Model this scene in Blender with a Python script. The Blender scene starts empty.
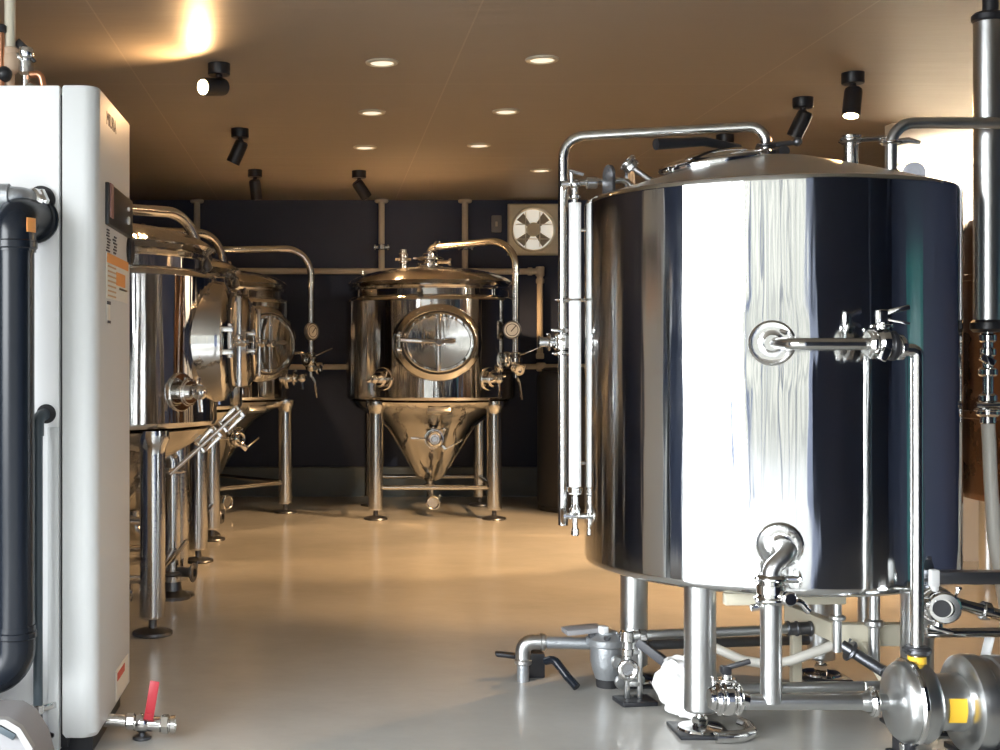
import bpy, bmesh, math, random
from mathutils import Vector, Matrix, Euler
random.seed(4)
C = bpy.context.scene.collection
PI = math.pi
V = Vector
EYE = 1.4

def W(u, v, z):
    """point of the place seen at (u, v) in the photograph, z metres into the room"""
    return V(((u - 325) / 1250 * z, z, EYE + (360 - v) / 1250 * z))

# ------------------------------------------------------------------ materials
def new_mat(name):
    m = bpy.data.materials.new(name); m.use_nodes = True
    nt = m.node_tree
    return m, nt, nt.nodes['Principled BSDF']

def mat(name, col, rough=0.5, metal=0.0, bump=0.0, bscale=40.0, var=0.0, vscale=6.0, spec=None, emit=None, estr=0.0, trans=0.0):
    m, nt, b = new_mat(name)
    b.inputs['Base Color'].default_value = (*col, 1)
    b.inputs['Roughness'].default_value = rough
    b.inputs['Metallic'].default_value = metal
    if spec is not None: b.inputs['Specular IOR Level'].default_value = spec
    if trans: b.inputs['Transmission Weight'].default_value = trans
    if emit:
        b.inputs['Emission Color'].default_value = (*emit, 1); b.inputs['Emission Strength'].default_value = estr
    tc = nt.nodes.new('ShaderNodeTexCoord')
    if var:
        n = nt.nodes.new('ShaderNodeTexNoise'); n.inputs['Scale'].default_value = vscale; n.inputs['Detail'].default_value = 5
        nt.links.new(tc.outputs['Object'], n.inputs['Vector'])
        mx = nt.nodes.new('ShaderNodeMix'); mx.data_type = 'RGBA'
        mx.inputs[6].default_value = (*[c * (1 - var) for c in col], 1); mx.inputs[7].default_value = (*[min(1, c * (1 + var)) for c in col], 1)
        nt.links.new(n.outputs['Fac'], mx.inputs[0]); nt.links.new(mx.outputs[2], b.inputs['Base Color'])
    if bump:
        n = nt.nodes.new('ShaderNodeTexNoise'); n.inputs['Scale'].default_value = bscale; n.inputs['Detail'].default_value = 3
        nt.links.new(tc.outputs['Object'], n.inputs['Vector'])
        bp = nt.nodes.new('ShaderNodeBump'); bp.inputs['Strength'].default_value = bump; bp.inputs['Distance'].default_value = 0.02
        nt.links.new(n.outputs['Fac'], bp.inputs['Height']); nt.links.new(bp.outputs['Normal'], b.inputs['Normal'])
    return m

def brushed(name, col, rough, aniso, wav=0.012, dents=()):
    """sheet steel rolled round an axis: brushed along its girth, so reflections smear upright; gently uneven"""
    m, nt, b = new_mat(name)
    b.inputs['Base Color'].default_value = (*col, 1); b.inputs['Metallic'].default_value = 1
    b.inputs['Roughness'].default_value = rough
    b.inputs['Anisotropic'].default_value = aniso; b.inputs['Anisotropic Rotation'].default_value = 0.25
    t = nt.nodes.new('ShaderNodeTangent'); t.direction_type = 'RADIAL'; t.axis = 'Z'
    nt.links.new(t.outputs['Tangent'], b.inputs['Tangent'])
    tc = nt.nodes.new('ShaderNodeTexCoord')
    mp = nt.nodes.new('ShaderNodeMapping'); mp.inputs['Scale'].default_value = (7, 7, 0.35)
    n = nt.nodes.new('ShaderNodeTexNoise'); n.inputs['Scale'].default_value = 1.6; n.inputs['Detail'].default_value = 2.5
    bp = nt.nodes.new('ShaderNodeBump'); bp.inputs['Strength'].default_value = 0.5; bp.inputs['Distance'].default_value = wav
    nt.links.new(tc.outputs['Object'], mp.inputs['Vector']); nt.links.new(mp.outputs['Vector'], n.inputs['Vector'])
    n4 = nt.nodes.new('ShaderNodeTexNoise'); n4.inputs['Scale'].default_value = 2.2; n4.inputs['Detail'].default_value = 6
    rr = nt.nodes.new('ShaderNodeMapRange'); rr.inputs['From Min'].default_value = .42; rr.inputs['From Max'].default_value = .72
    rr.inputs['To Min'].default_value = rough * .85; rr.inputs['To Max'].default_value = rough * 2.1
    nt.links.new(tc.outputs['Object'], n4.inputs['Vector']); nt.links.new(n4.outputs['Fac'], rr.inputs['Value']); nt.links.new(rr.outputs['Result'], b.inputs['Roughness'])
    hs = n.outputs['Fac']
    for c in dents:                        # the sheet is drawn in slightly where a port is welded on
        d = nt.nodes.new('ShaderNodeVectorMath'); d.operation = 'DISTANCE'; d.inputs[1].default_value = c; nt.links.new(tc.outputs['Object'], d.inputs[0])
        r = nt.nodes.new('ShaderNodeMapRange'); r.interpolation_type = 'SMOOTHERSTEP'; r.inputs['From Min'].default_value = .05; r.inputs['From Max'].default_value = .20
        r.inputs['To Min'].default_value = .7; r.inputs['To Max'].default_value = 0; nt.links.new(d.outputs['Value'], r.inputs['Value'])
        a = nt.nodes.new('ShaderNodeMath'); a.operation = 'SUBTRACT'; nt.links.new(hs, a.inputs[0]); nt.links.new(r.outputs['Result'], a.inputs[1]); hs = a.outputs[0]
    nt.links.new(hs, bp.inputs['Height']); nt.links.new(bp.outputs['Normal'], b.inputs['Normal'])
    return m

KSTEEL = brushed('kettle_sheet_steel', (.68, .69, .69), .085, .85, .006, ((-.23, -.70, 1.459), (-.20, -.705, .737)))
TSTEEL = brushed('tank_sheet_steel', (.66, .65, .63), .10, .8, .016)
CSTEEL = brushed('amber_sheet_steel', (.15, .085, .055), .25, .8, .012)
STEEL = mat('pipe_steel', (.68, .68, .67), .16, 1, .04, 60)
SATIN = mat('satin_steel', (.60, .61, .61), .30, 1, .03, 80)
GREYST = mat('cast_grey_metal', (.36, .38, .40), .42, .7, .15, 90)
DARKPT = mat('dark_grey_paint', (.045, .047, .055), .5)
DARKST = mat('dark_steel', (.16, .165, .18), .33, .9)
CHROME = mat('polished_fitting', (.78, .78, .77), .09, 1)
WHITE = mat('white_enamel', (.84, .85, .85), .34, 0, .03, 120)
PALE = mat('silver_enamel', (.66, .68, .68), .5, 0, .03, 120)
CREAM = mat('cream_paint', (.60, .56, .44), .45, 0, .05, 60)
CREAMPIPE = mat('cream_pipe', (.68, .62, .52), .45, 0)
BLACK = mat('black_plastic', (.018, .019, .023), .36)
BLACKP = mat('black_drain_plastic', (.008, .011, .017), .25, spec=.35)
RUBBER = mat('black_rubber', (.02, .02, .022), .7)
SLATE = mat('slate_plastic', (.06, .08, .095), .4)
GREYPL = mat('grey_plastic', (.26, .26, .27), .5, 0, .05, 80)
RED = mat('red_dip_coating', (.48, .035, .05), .4)
COPPER = mat('copper', (.72, .35, .20), .28, 1)
BRASS = mat('brass', (.72, .50, .26), .25, 1)
YELLOW = mat('yellow_tape', (.85, .52, .04), .5)
ORANGE = mat('orange_print', (.85, .36, .10), .55)
PAPER = mat('label_paper', (.80, .78, .70), .6)
INK = mat('ink', (.05, .05, .06), .6)
REDINK = mat('red_ink', (.6, .10, .06), .6)
GREEN = mat('green_sticker', (.14, .36, .28), .5)
BAG = mat('white_plastic_wrap', (.88, .88, .87), .45, 0, .5, 14)
HOSE = mat('milky_hose', (.62, .60, .54), .35)
GAUGEF = mat('gauge_face', (.75, .74, .70), .5)
FANB = mat('fan_beige', (.80, .74, .58), .5)
FANBL = mat('fan_blade_grey', (.38, .34, .28), .45)
FANM = mat('fan_bright_metal', (.80, .76, .66), .3, .6)
TUBEG = mat('milky_sight_tube', (.85, .86, .86), .22)
LAMPON = mat('lit_lamp_lens', (.9, .8, .6), .4, emit=(1, .74, .40), estr=14)
LAMPDN = mat('lit_lamp_lens_down', (.9, .8, .6), .4, emit=(1, .78, .48), estr=14)
DOWNL = mat('downlight_diffuser', (.8, .78, .7), .5, emit=(1, .88, .70), estr=.55)

def floor_mat():
    m, nt, b = new_mat('wet_epoxy_floor')
    tc = nt.nodes.new('ShaderNodeTexCoord')
    n = nt.nodes.new('ShaderNodeTexNoise'); n.inputs['Scale'].default_value = .9; n.inputs['Detail'].default_value = 7; n.inputs['Roughness'].default_value = .65
    n2 = nt.nodes.new('ShaderNodeTexNoise'); n2.inputs['Scale'].default_value = 1.1; n2.inputs['Detail'].default_value = 1.5
    n3 = nt.nodes.new('ShaderNodeTexNoise'); n3.inputs['Scale'].default_value = 5; n3.inputs['Detail'].default_value = 3
    for x in (n, n2, n3): nt.links.new(tc.outputs['Object'], x.inputs['Vector'])
    r = nt.nodes.new('ShaderNodeValToRGB')
    r.color_ramp.elements[0].position = .1; r.color_ramp.elements[0].color = (.33, .33, .31, 1)
    r.color_ramp.elements[1].position = .9; r.color_ramp.elements[1].color = (.50, .49, .46, 1)
    nt.links.new(n.outputs['Fac'], r.inputs['Fac']); nt.links.new(r.outputs['Color'], b.inputs['Base Color'])
    r2 = nt.nodes.new('ShaderNodeMapRange'); r2.interpolation_type = 'SMOOTHERSTEP'; r2.inputs['From Min'].default_value = .15; r2.inputs['From Max'].default_value = .85
    r2.inputs['To Min'].default_value = .13; r2.inputs['To Max'].default_value = .265
    nt.links.new(n2.outputs['Fac'], r2.inputs['Value']); nt.links.new(r2.outputs['Result'], b.inputs['Roughness'])
    bp = nt.nodes.new('ShaderNodeBump'); bp.inputs['Strength'].default_value = .12; bp.inputs['Distance'].default_value = .02
    nt.links.new(n3.outputs['Fac'], bp.inputs['Height']); nt.links.new(bp.outputs['Normal'], b.inputs['Normal'])
    return m
FLOOR = floor_mat()

def ceiling_mat():
    m, nt, b = new_mat('glossy_ceiling_board')
    tc = nt.nodes.new('ShaderNodeTexCoord'); sp = nt.nodes.new('ShaderNodeSeparateXYZ'); nt.links.new(tc.outputs['Object'], sp.inputs[0])
    def seam(sock, off, step):
        a = nt.nodes.new('ShaderNodeMath'); a.operation = 'SUBTRACT'; a.inputs[1].default_value = off - step * 20; nt.links.new(sock, a.inputs[0])
        d = nt.nodes.new('ShaderNodeMath'); d.operation = 'MODULO'; d.inputs[1].default_value = step; nt.links.new(a.outputs[0], d.inputs[0])
        l = nt.nodes.new('ShaderNodeMath'); l.operation = 'LESS_THAN'; l.inputs[1].default_value = .009; nt.links.new(d.outputs[0], l.inputs[0])
        return l.outputs[0]
    mx_ = nt.nodes.new('ShaderNodeMath'); mx_.operation = 'MAXIMUM'
    nt.links.new(seam(sp.outputs['X'], -1.1, 1.82), mx_.inputs[0]); nt.links.new(seam(sp.outputs['Y'], 7.47, 2.7), mx_.inputs[1])
    mx = nt.nodes.new('ShaderNodeMix'); mx.data_type = 'RGBA'
    mx.inputs[6].default_value = (.31, .272, .225, 1); mx.inputs[7].default_value = (.40, .35, .29, 1)
    nt.links.new(mx_.outputs[0], mx.inputs[0]); nt.links.new(mx.outputs[2], b.inputs['Base Color'])
    b.inputs['Roughness'].default_value = .45
    n = nt.nodes.new('ShaderNodeTexNoise'); n.inputs['Scale'].default_value = 1.7; n.inputs['Detail'].default_value = 4
    mp = nt.nodes.new('ShaderNodeMapping'); mp.inputs['Scale'].default_value = (.7, 3, 1)
    nt.links.new(tc.outputs['Object'], mp.inputs['Vector']); nt.links.new(mp.outputs['Vector'], n.inputs['Vector'])
    bp = nt.nodes.new('ShaderNodeBump'); bp.inputs['Strength'].default_value = .25; bp.inputs['Distance'].default_value = .03
    nt.links.new(n.outputs['Fac'], bp.inputs['Height']); nt.links.new(bp.outputs['Normal'], b.inputs['Normal'])
    return m
CEIL = ceiling_mat()
NAVY = mat('navy_wall_paint', (.026, .041, .092), .6, 0, .08, 50, .12, 2)
CURB = mat('grey_concrete_curb', (.14, .175, .21), .6, 0, .15, 30, .2, 3)
WHITEW = mat('white_wall_board', (.80, .77, .70), .5, 0, .05, 20)
PAVE = mat('pavement', (.10, .10, .10), .9, 0, .1, 10, .1, 2)

def facade_mat():
    m, nt, b = new_mat('street_facade')
    tc = nt.nodes.new('ShaderNodeTexCoord')
    w = nt.nodes.new('ShaderNodeTexWave'); w.wave_type = 'BANDS'; w.bands_direction = 'X'; w.inputs['Scale'].default_value = .55
    w.inputs['Distortion'].default_value = 0; w.inputs['Detail'].default_value = 3; w.inputs['Detail Scale'].default_value = 3
    nt.links.new(tc.outputs['Object'], w.inputs['Vector'])
    r = nt.nodes.new('ShaderNodeValToRGB')
    e = r.color_ramp.elements; e[0].color = (.065, .066, .06, 1); e[1].color = (.135, .13, .112, 1)
    nt.links.new(w.outputs['Fac'], r.inputs['Fac']); nt.links.new(r.outputs['Color'], b.inputs['Base Color'])
    b.inputs['Roughness'].default_value = .9
    return m
FACADE = facade_mat()

# ------------------------------------------------------------------ mesh builder
def frame(axis):
    return V(axis).normalized().to_track_quat('Z', 'Y').to_matrix()

def fillet(pts, rad, n=7):
    pts = [V(p) for p in pts]; out = [pts[0]]
    for i in range(1, len(pts) - 1):
        a, b, c = pts[i - 1], pts[i], pts[i + 1]
        d1 = (a - b); d2 = (c - b); l1, l2 = d1.length, d2.length; d1.normalize(); d2.normalize()
        ang = d1.angle(d2)
        if ang > PI - .02: out.append(b); continue
        t = min(rad / math.tan(ang / 2), l1 * .49, l2 * .49)
        p0, p1 = b + d1 * t, b + d2 * t
        r = t * math.tan(ang / 2)
        cen = b + (d1 + d2).normalized() * (r / math.sin(ang / 2))
        v0, v1 = p0 - cen, p1 - cen
        v0.normalize(); v1.normalize()
        for k in range(n + 1): out.append(cen + v0.slerp(v1, k / n) * r)
    out.append(pts[-1]); return out

class MB:
    def __init__(s): s.v = []; s.f = []
    def add(s, vs, fs):
        o = len(s.v); s.v += [V(x) for x in vs]; s.f += [[i + o for i in f] for f in fs]; return s
    def box(s, c, size, rot=None, bev=0.0, seg=2):
        bm = bmesh.new(); bmesh.ops.create_cube(bm, size=1)
        for v in bm.verts: v.co = V((v.co.x * size[0], v.co.y * size[1], v.co.z * size[2]))
        if bev: bmesh.ops.bevel(bm, geom=bm.edges[:], offset=bev, segments=seg, affect='EDGES', profile=.5)
        R = rot if isinstance(rot, Matrix) else (Euler(rot).to_matrix() if rot else Matrix.Identity(3))
        bm.verts.index_update()
        s.add([R @ v.co + V(c) for v in bm.verts], [[v.index for v in f.verts] for f in bm.faces]); bm.free(); return s
    def bar(s, p0, p1, w, h, bev=0.0, up=(0, 0, 1)):
        p0, p1 = V(p0), V(p1); d = p1 - p0; x = d.normalized(); y = V(up).cross(x)
        if y.length < 1e-4: y = V((0, 1, 0))
        y.normalize(); z = x.cross(y)
        return s.box((p0 + p1) / 2, (d.length, w, h), Matrix((x, y, z)).transposed(), bev)
    def lathe(s, prof, c=(0, 0, 0), axis=(0, 0, 1), seg=32, caps=True):
        F = frame(axis); c = V(c); vs = []; fs = []
        for r, h in prof:
            for k in range(seg):
                a = 2 * PI * k / seg; vs.append(F @ V((r * math.cos(a), r * math.sin(a), h)) + c)
        for i in range(len(prof) - 1):
            for k in range(seg):
                k2 = (k + 1) % seg; fs.append([i * seg + k, i * seg + k2, (i + 1) * seg + k2, (i + 1) * seg + k])
        if caps:
            fs.append(list(range(seg))[::-1]); fs.append([(len(prof) - 1) * seg + k for k in range(seg)])
        return s.add(vs, fs)
    def cyl(s, p0, p1, r0, r1=None, seg=24, caps=True):
        p0, p1 = V(p0), V(p1); r1 = r0 if r1 is None else r1
        return s.lathe([(r0, 0), (r1, (p1 - p0).length)], p0, p1 - p0, seg, caps)
    def ring(s, c, axis, ro, ri, h, seg=28, bev=.0):
        b = bev or min(h * .25, (ro - ri) * .25)
        pr = [(ri, -h / 2), (ro - b, -h / 2), (ro, -h / 2 + b), (ro, h / 2 - b), (ro - b, h / 2), (ri, h / 2), (ri, -h / 2)]
        return s.lathe(pr, c, axis, seg, False)
    def puck(s, c, axis, r, h, seg=28, b=None):
        b = b if b is not None else min(h * .25, r * .2)
        return s.lathe([(r - b, -h / 2), (r, -h / 2 + b), (r, h / 2 - b), (r - b, h / 2)], c, axis, seg, True)
    def torus(s, c, axis, R, r, seg=32, sub=8):
        pr = [(R + r * math.cos(2 * PI * k / sub), r * math.sin(2 * PI * k / sub)) for k in range(sub)]; pr.append(pr[0])
        return s.lathe(pr, c, axis, seg, False)
    def tube(s, path, r, seg=14, caps=True):
        path = [V(p) for p in path]; n = len(path); rs = r if isinstance(r, (list, tuple)) else [r] * n
        T = []
        for i in range(n):
            d = path[min(i + 1, n - 1)] - path[max(i - 1, 0)]; T.append(d.normalized())
        nrm = T[0].orthogonal().normalized(); vs = []; fs = []
        for i in range(n):
            if i: nrm = (nrm - T[i] * nrm.dot(T[i])).normalized()
            bn = T[i].cross(nrm)
            for k in range(seg):
                a = 2 * PI * k / seg; vs.append(path[i] + (nrm * math.cos(a) + bn * math.sin(a)) * rs[i])
        for i in range(n - 1):
            for k in range(seg):
                k2 = (k + 1) % seg; fs.append([i * seg + k, i * seg + k2, (i + 1) * seg + k2, (i + 1) * seg + k])
        if caps: fs.append(list(range(seg))[::-1]); fs.append([(n - 1) * seg + k for k in range(seg)])
        return s.add(vs, fs)
    def sphere(s, c, r, seg=20, rings=12):
        sc = r if isinstance(r, (tuple, list)) else (r, r, r); c = V(c); vs = [c + V((0, 0, -sc[2]))]; fs = []
        for i in range(1, rings):
            t = -PI / 2 + PI * i / rings
            for k in range(seg):
                a = 2 * PI * k / seg; vs.append(c + V((sc[0] * math.cos(t) * math.cos(a), sc[1] * math.cos(t) * math.sin(a), sc[2] * math.sin(t))))
        vs.append(c + V((0, 0, sc[2]))); L = len(vs) - 1
        for k in range(seg):
            k2 = (k + 1) % seg; fs.append([0, 1 + k2, 1 + k]); fs.append([L, L - seg + k, L - seg + k2])
            for i in range(rings - 2):
                a = 1 + i * seg; fs.append([a + k, a + k2, a + seg + k2, a + seg + k])
        return s.add(vs, fs)
    def loft(s, loops, caps=True):
        n = len(loops[0]); vs = [p for l in loops for p in l]; fs = []
        for i in range(len(loops) - 1):
            for k in range(n):
                k2 = (k + 1) % n; fs.append([i * n + k, i * n + k2, (i + 1) * n + k2, (i + 1) * n + k])
        if caps: fs.append(list(range(n))[::-1]); fs.append([(len(loops) - 1) * n + k for k in range(n)])
        return s.add(vs, fs)
    def clamp(s, c, axis, r, h=None):
        """hinged clamp ring with a wing nut"""
        h = h or r * .55; c = V(c); F = frame(axis)
        s.ring(c, axis, r * 1.42, r * .7, h); s.ring(c, axis, r * 1.6, r * 1.25, h * .5)
        p = c + F @ V((r * 1.45, r * .5, 0)); q = p + F @ V((r * .3, r * 1.0, 0))
        s.cyl(p, q, r * .16, seg=8); s.box(q, (r * .5, r * .35, r * .22), F, r * .05)
        return s
    def build(s, name, m, parent=None, origin=(0, 0, 0), ang=38, label=None):
        me = bpy.data.meshes.new(name); o_ = V(origin)
        me.from_pydata([v - o_ for v in s.v], [], s.f)
        bm = bmesh.new(); bm.from_mesh(me); bmesh.ops.recalc_face_normals(bm, faces=bm.faces); bm.to_mesh(me); bm.free()
        me.polygons.foreach_set('use_smooth', [True] * len(me.polygons))
        me.set_sharp_from_angle(angle=math.radians(ang)); me.materials.append(m)
        o = bpy.data.objects.new(name, me); C.objects.link(o)
        if parent is not None: o.parent = parent
        else: o.location = o_
        if label: o['label'] = label
        return o

class Thing:
    """an Empty at the thing's base that parents its parts; world=True parts are given in room coordinates"""
    def __init__(s, name, label, cat, loc=(0, 0, 0), rotz=0, group=None):
        s.loc = V(loc); o = bpy.data.objects.new(name, None); C.objects.link(o); s.o = o
        o.empty_display_size = .1; o.location = loc; o.rotation_euler = (0, 0, rotz); o['label'] = label; o['category'] = cat
        if group: o['group'] = group
    def part(s, name, mb, m, parent=None, label=None, ang=38):
        return mb.build(name, m, parent or s.o, s.loc if s.world else (0, 0, 0), ang, label)
    world = True

def struct(name, mb, m):
    o = mb.build(name, m); o['kind'] = 'structure'; return o

def text(body, size, loc, R, m, parent, origin, name='lettering'):
    cu = bpy.data.curves.new(name, 'FONT'); cu.body = body; cu.size = size; cu.extrude = .0006; cu.align_x = 'LEFT'
    cu.materials.append(m); o = bpy.data.objects.new(name, cu); C.objects.link(o)
    bpy.context.view_layer.update()
    me = bpy.data.meshes.new_from_object(o.evaluated_get(bpy.context.evaluated_depsgraph_get())); bpy.data.objects.remove(o)
    M = R.to_4x4(); M.translation = V(loc) - V(origin); me.transform(M); me.materials.clear(); me.materials.append(m)
    o = bpy.data.objects.new(name, me); C.objects.link(o); o.parent = parent; return o

# ------------------------------------------------------------------ room shell
XL, XR, YF, YB, HC = -2.8, 5.4, -1.0, 12.9, 3.05
T = .15
struct('floor', MB().box(((XL + XR) / 2, (YF + YB) / 2, -.1), (XR - XL + .6, YB - YF + .6, .2)), FLOOR)
struct('ceiling', MB().box(((XL + XR) / 2, (YF + YB) / 2, HC + .1), (XR - XL + .6, YB - YF + .6, .2)), CEIL)
struct('wall_back', MB().box(((XL + XR) / 2, YB + T / 2, HC / 2), (XR - XL + .4, T, HC)), NAVY)
wl = MB(); wl.box((XL - T / 2, (3.0 + YB) / 2, HC / 2), (T, YB - 3.0, HC))
struct('wall_left', wl, NAVY)
YJ, XJ = 2.2, 2.12                       # unseen bay walls, set close in so the kettle reflects dark
struct('wall_right', MB().box((XR + T / 2, (YJ + YB) / 2, HC / 2), (T, YB - YJ + T, HC)), NAVY)
wf = MB(); wf.box((XJ + T / 2, (YF + YJ) / 2 - T / 2, HC / 2), (T, YJ - YF + T, HC))
wf.box(((XJ + 3.9) / 2, YJ - T / 2, HC / 2), (3.9 - XJ, T, HC)); wf.box(((4.15 + XR) / 2 , YJ - T / 2, HC / 2), (XR - 4.15 + .3, T, HC)); wf.box((4.03, YJ - T / 2, HC - .06), (.3, T, .12))
wf.box((-1.38, YF - T / 2, HC / 2), (.1, .1, HC)); wf.box((XL - T / 2, YF - T / 2, HC / 2), (T, T, HC))
for x_, w_ in ((-.55, .05), (-.1, .03), (.5, .05), (.95, .03), (1.5, .06)): wf.box((x_, YF - T / 2, HC / 2), (w_, .06, HC))  # unseen posts added to streak the daylight mirrored in the kettle
struct('wall_front', wf, NAVY)
dm = MB(); dm.box((XR - .03, 3.72, 1.04), (.06, .92, 2.08), None, .006); dm.box((XR - .07, 3.72, 1.5), (.02, .62, .8), None, .004); dm.box((XR - .07, 3.72, .55), (.02, .62, .7), None, .004)
struct('added_door_1', dm, mat('teal_door_paint', (.05, .24, .25), .35))  # invented, unseen door that puts a teal stripe in the kettle's reflection
struct('baseboard_back', MB().box(((XL + XR) / 2, YB - .05, .15), (XR - XL, .1, .3), None, .012), CURB)
pw = MB(); pw.box((4.68, 8.76, HC / 2), (1.46, .12, HC))
struct('wall_partition', pw, WHITEW)
struct('trim_1', MB().box((4.68, 8.69, EYE + 197 / 1250 * 8.7), (1.46, .03, .035), None, .006), CREAM)
struct('pavement', MB().box((0, -20, -.16), (120, 60, .2)), PAVE)
struct('wall_street', MB().box((6.2, -9.3, 2.6), (25.4, .5, 5.4)), FACADE)

# ------------------------------------------------------------------ small shared pieces
def gauge(mb_body, mb_face, c, axis, r):
    mb_body.puck(c, axis, r, r * .6); F = V(axis).normalized()
    mb_body.torus(V(c) + F * r * .3, axis, r * .93, r * .09)
    mb_face.puck(V(c) + F * r * .31, axis, r * .84, r * .04)

def handwheel(mb, c, axis, r):
    mb.torus(c, axis, r, r * .13, 24, 8); F = frame(axis)
    for k in range(3):
        a = k * 2 * PI / 3; mb.cyl(c, V(c) + F @ V((r * math.cos(a), r * math.sin(a), 0)), r * .1, seg=8)
    mb.puck(c, axis, r * .25, r * .35)

# ------------------------------------------------------------------ fermenters
def ell(a, b, y, z0, n=48):
    return [V((a * math.cos(2 * PI * k / n), y, z0 + b * math.sin(2 * PI * k / n))) for k in range(n)]

def fermenter(label, loc, rotz, hs, arm_xy, arm_h, r=.77, top_fit=True):
    t = Thing('fermenter', label, 'fermentation tank', loc, rotz, 'conical fermenters'); t.world = False
    zt = 1.07 + .88 * hs                      # top of the straight shell
    zc = 1.07 + .48 * hs                      # manway height
    t.part('shell', MB().lathe([(r - .06, 1.045), (r - .012, 1.05), (r, 1.07), (r, 1.08), (r, zt - .03), (r, zt - .02), (r - .01, zt), (r - .05, zt + .02)], seg=96, caps=False), TSTEEL)
    dome = [(r - .05, zt + .02), (r - .052, zt + .075), (r - .03, zt + .085), (r - .025, zt + .10), (r - .05, zt + .115)]
    for k in range(1, 9):
        x = k / 9; dome.append(((r - .06) * math.cos(x * PI / 2) + .06, zt + .115 + .18 * math.sin(x * PI / 2)))
    dome.append((.06, zt + .298))
    d = t.part('dome', MB().lathe(dome, seg=72), TSTEEL)
    t.part('lid_lug', MB().lathe([(.012, 0), (.03, .02), (.02, .05), (.006, .075)], (-.15, -r + .035, zt + .015), seg=12), DARKST, d)
    cone = [(r - .06, 1.046), (r - .03, 1.03), (r - .07, .98), (r - .18, .915), (r - .28, .855), (r - .37, .78), (.15, .36), (.10, .31), (.05, .29)]
    t.part('cone', MB().lathe(cone, seg=72), TSTEEL)
    # manway
    mw = t.part('manway', MB().loft([ell(.395, .35, -r * .72, zc), ell(.38, .335, -r + .0, zc), ell(.37, .325, -r - .05, zc), ell(.325, .275, -r - .085, zc), ell(.31, .26, -r - .085, zc), ell(.30, .25, -r - .03, zc)], False), TSTEEL)
    t.part('manway_door', MB().loft([ell(.305, .255, -r - .06, zc), ell(.305, .255, -r - .10, zc), ell(.295, .245, -r - .11, zc), ell(.275, .225, -r - .108, zc), ell(.27, .22, -r - .095, zc), ell(.15, .12, -r - .075, zc), ell(.02, .016, -r - .065, zc)]), TSTEEL, mw)
    t.part('door_gasket', MB().loft([ell(.318, .268, -r - .075, zc), ell(.325, .275, -r - .088, zc), ell(.318, .268, -r - .096, zc), ell(.30, .25, -r - .096, zc)], False), RUBBER, mw)
    a = MB(); a.bar((0, -r - .125, zc - .25), (0, -r - .125, zc + .25), .03, .026, .005, (0, 1, 0)); a.puck((0, -r - .13, zc), (0, 1, 0), .03, .07)
    a.bar((-.33, -r - .145, zc + .02), (.02, -r - .145, zc + .005), .022, .03, .005)
    t.part('door_crossbar', a, STEEL, mw)
    h = MB(); h.tube([(0, -r - .165, zc), (.05, -r - .175, zc + .01), (.10, -r - .18, zc + .012), (.13, -r - .18, zc + .012)], [.014, .014, .02, .012], 10); h.cyl((0, -r - .11, zc), (0, -r - .18, zc), .02, seg=12)
    t.part('door_handle', h, DARKST, mw)
    hg = MB(); hg.cyl((-.335, -r - .1, zc - .09), (-.335, -r - .1, zc + .09), .014, seg=10); hg.box((-.335, -r - .07, zc + .06), (.05, .1, .03), None, .006); hg.box((-.335, -r - .07, zc - .06), (.05, .1, .03), None, .006)
    t.part('door_hinge', hg, STEEL, mw)
    # legs
    q = .52
    for sx, sy in ((-1, -1), (1, -1), (-1, 1), (1, 1)):
        l = MB().lathe([(.062, .085), (.065, .09), (.065, .10), (.065, .92), (.065, .93), (.07, .96), (.09, 1.0), (.085, 1.04)], (sx * q, sy * q, 0), seg=28)
        leg = t.part('leg', l, STEEL)
        t.part('foot', MB().lathe([(.10, 0), (.105, .006), (.10, .018), (.05, .03), (.022, .034), (.02, .088)], (sx * q, sy * q, 0), seg=24), DARKST, leg)
    for p0, p1 in (((-q, -q), (q, -q)), ((-q, q), (q, q)), ((-q, -q), (-q, q)), ((q, -q), (q, q))):
        t.part('stretcher', MB().cyl((*p0, .28), (*p1, .28), .021, seg=14), STEEL)
    # cleaning arm
    ax, ay = arm_xy; z1 = arm_h
    p = fillet([(.0, 0, zt + .29), (.0, 0, z1 - .015), (ax, ay, z1 + .02), (ax, ay, 1.42)], .2, 9)
    # tight elbow at the tank end
    p = fillet([(.0, 0, zt + .29), (.0, 0, z1 - .015), (ax * .3, ay * .3, z1 - .005)], .06, 6)[:-1] + fillet([(ax * .3, ay * .3, z1 - .005), (ax, ay, z1 + .02), (ax, ay, 1.40)], .24, 12)
    arm = t.part('cleaning_arm', MB().tube(p, .033, 16), STEEL)
    t.part('arm_clamp', MB().clamp((ax * .08, ay * .08, z1 - .012), (ax, ay, 0), .034), CHROME, arm); t.part('arm_clamp', MB().clamp((ax, ay, 1.46), (0, 0, 1), .034), CHROME, arm)
    rad = V((ax, ay, 0)).normalized(); tan = V((0, -1, 0))
    gb, gf = MB(), MB(); gc = V((ax, ay, 1.665)) - V((rad.x, rad.y, 0)) * .05 + V((0, -.07, 0)); gauge(gb, gf, gc, (0, -1, 0), .08); gb.cyl(gc, (ax, ay, 1.64), .016, seg=10)
    t.part('pressure_gauge', gb, DARKST, arm); t.part('gauge_dial', gf, GAUGEF, arm); t.part('gauge_needle', MB().box(gc + V((.012, -.031, .012)), (.008, .003, .07), (0, .7, 0)).torus(gc + V((0, -.028, 0)), (0, 1, 0), .052, .003, 28, 6), INK, arm)
    av = MB(); av.puck((ax, ay, 1.40), (0, 0, 1), .062, .06); av.sphere((ax, ay, 1.34), .055, 14, 10); av.clamp((ax - .08, ay - .03, 1.40), (1, .2, 0), .04); av.cyl((ax, ay, 1.39), (ax, ay, 1.24), .024, seg=12)
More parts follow.
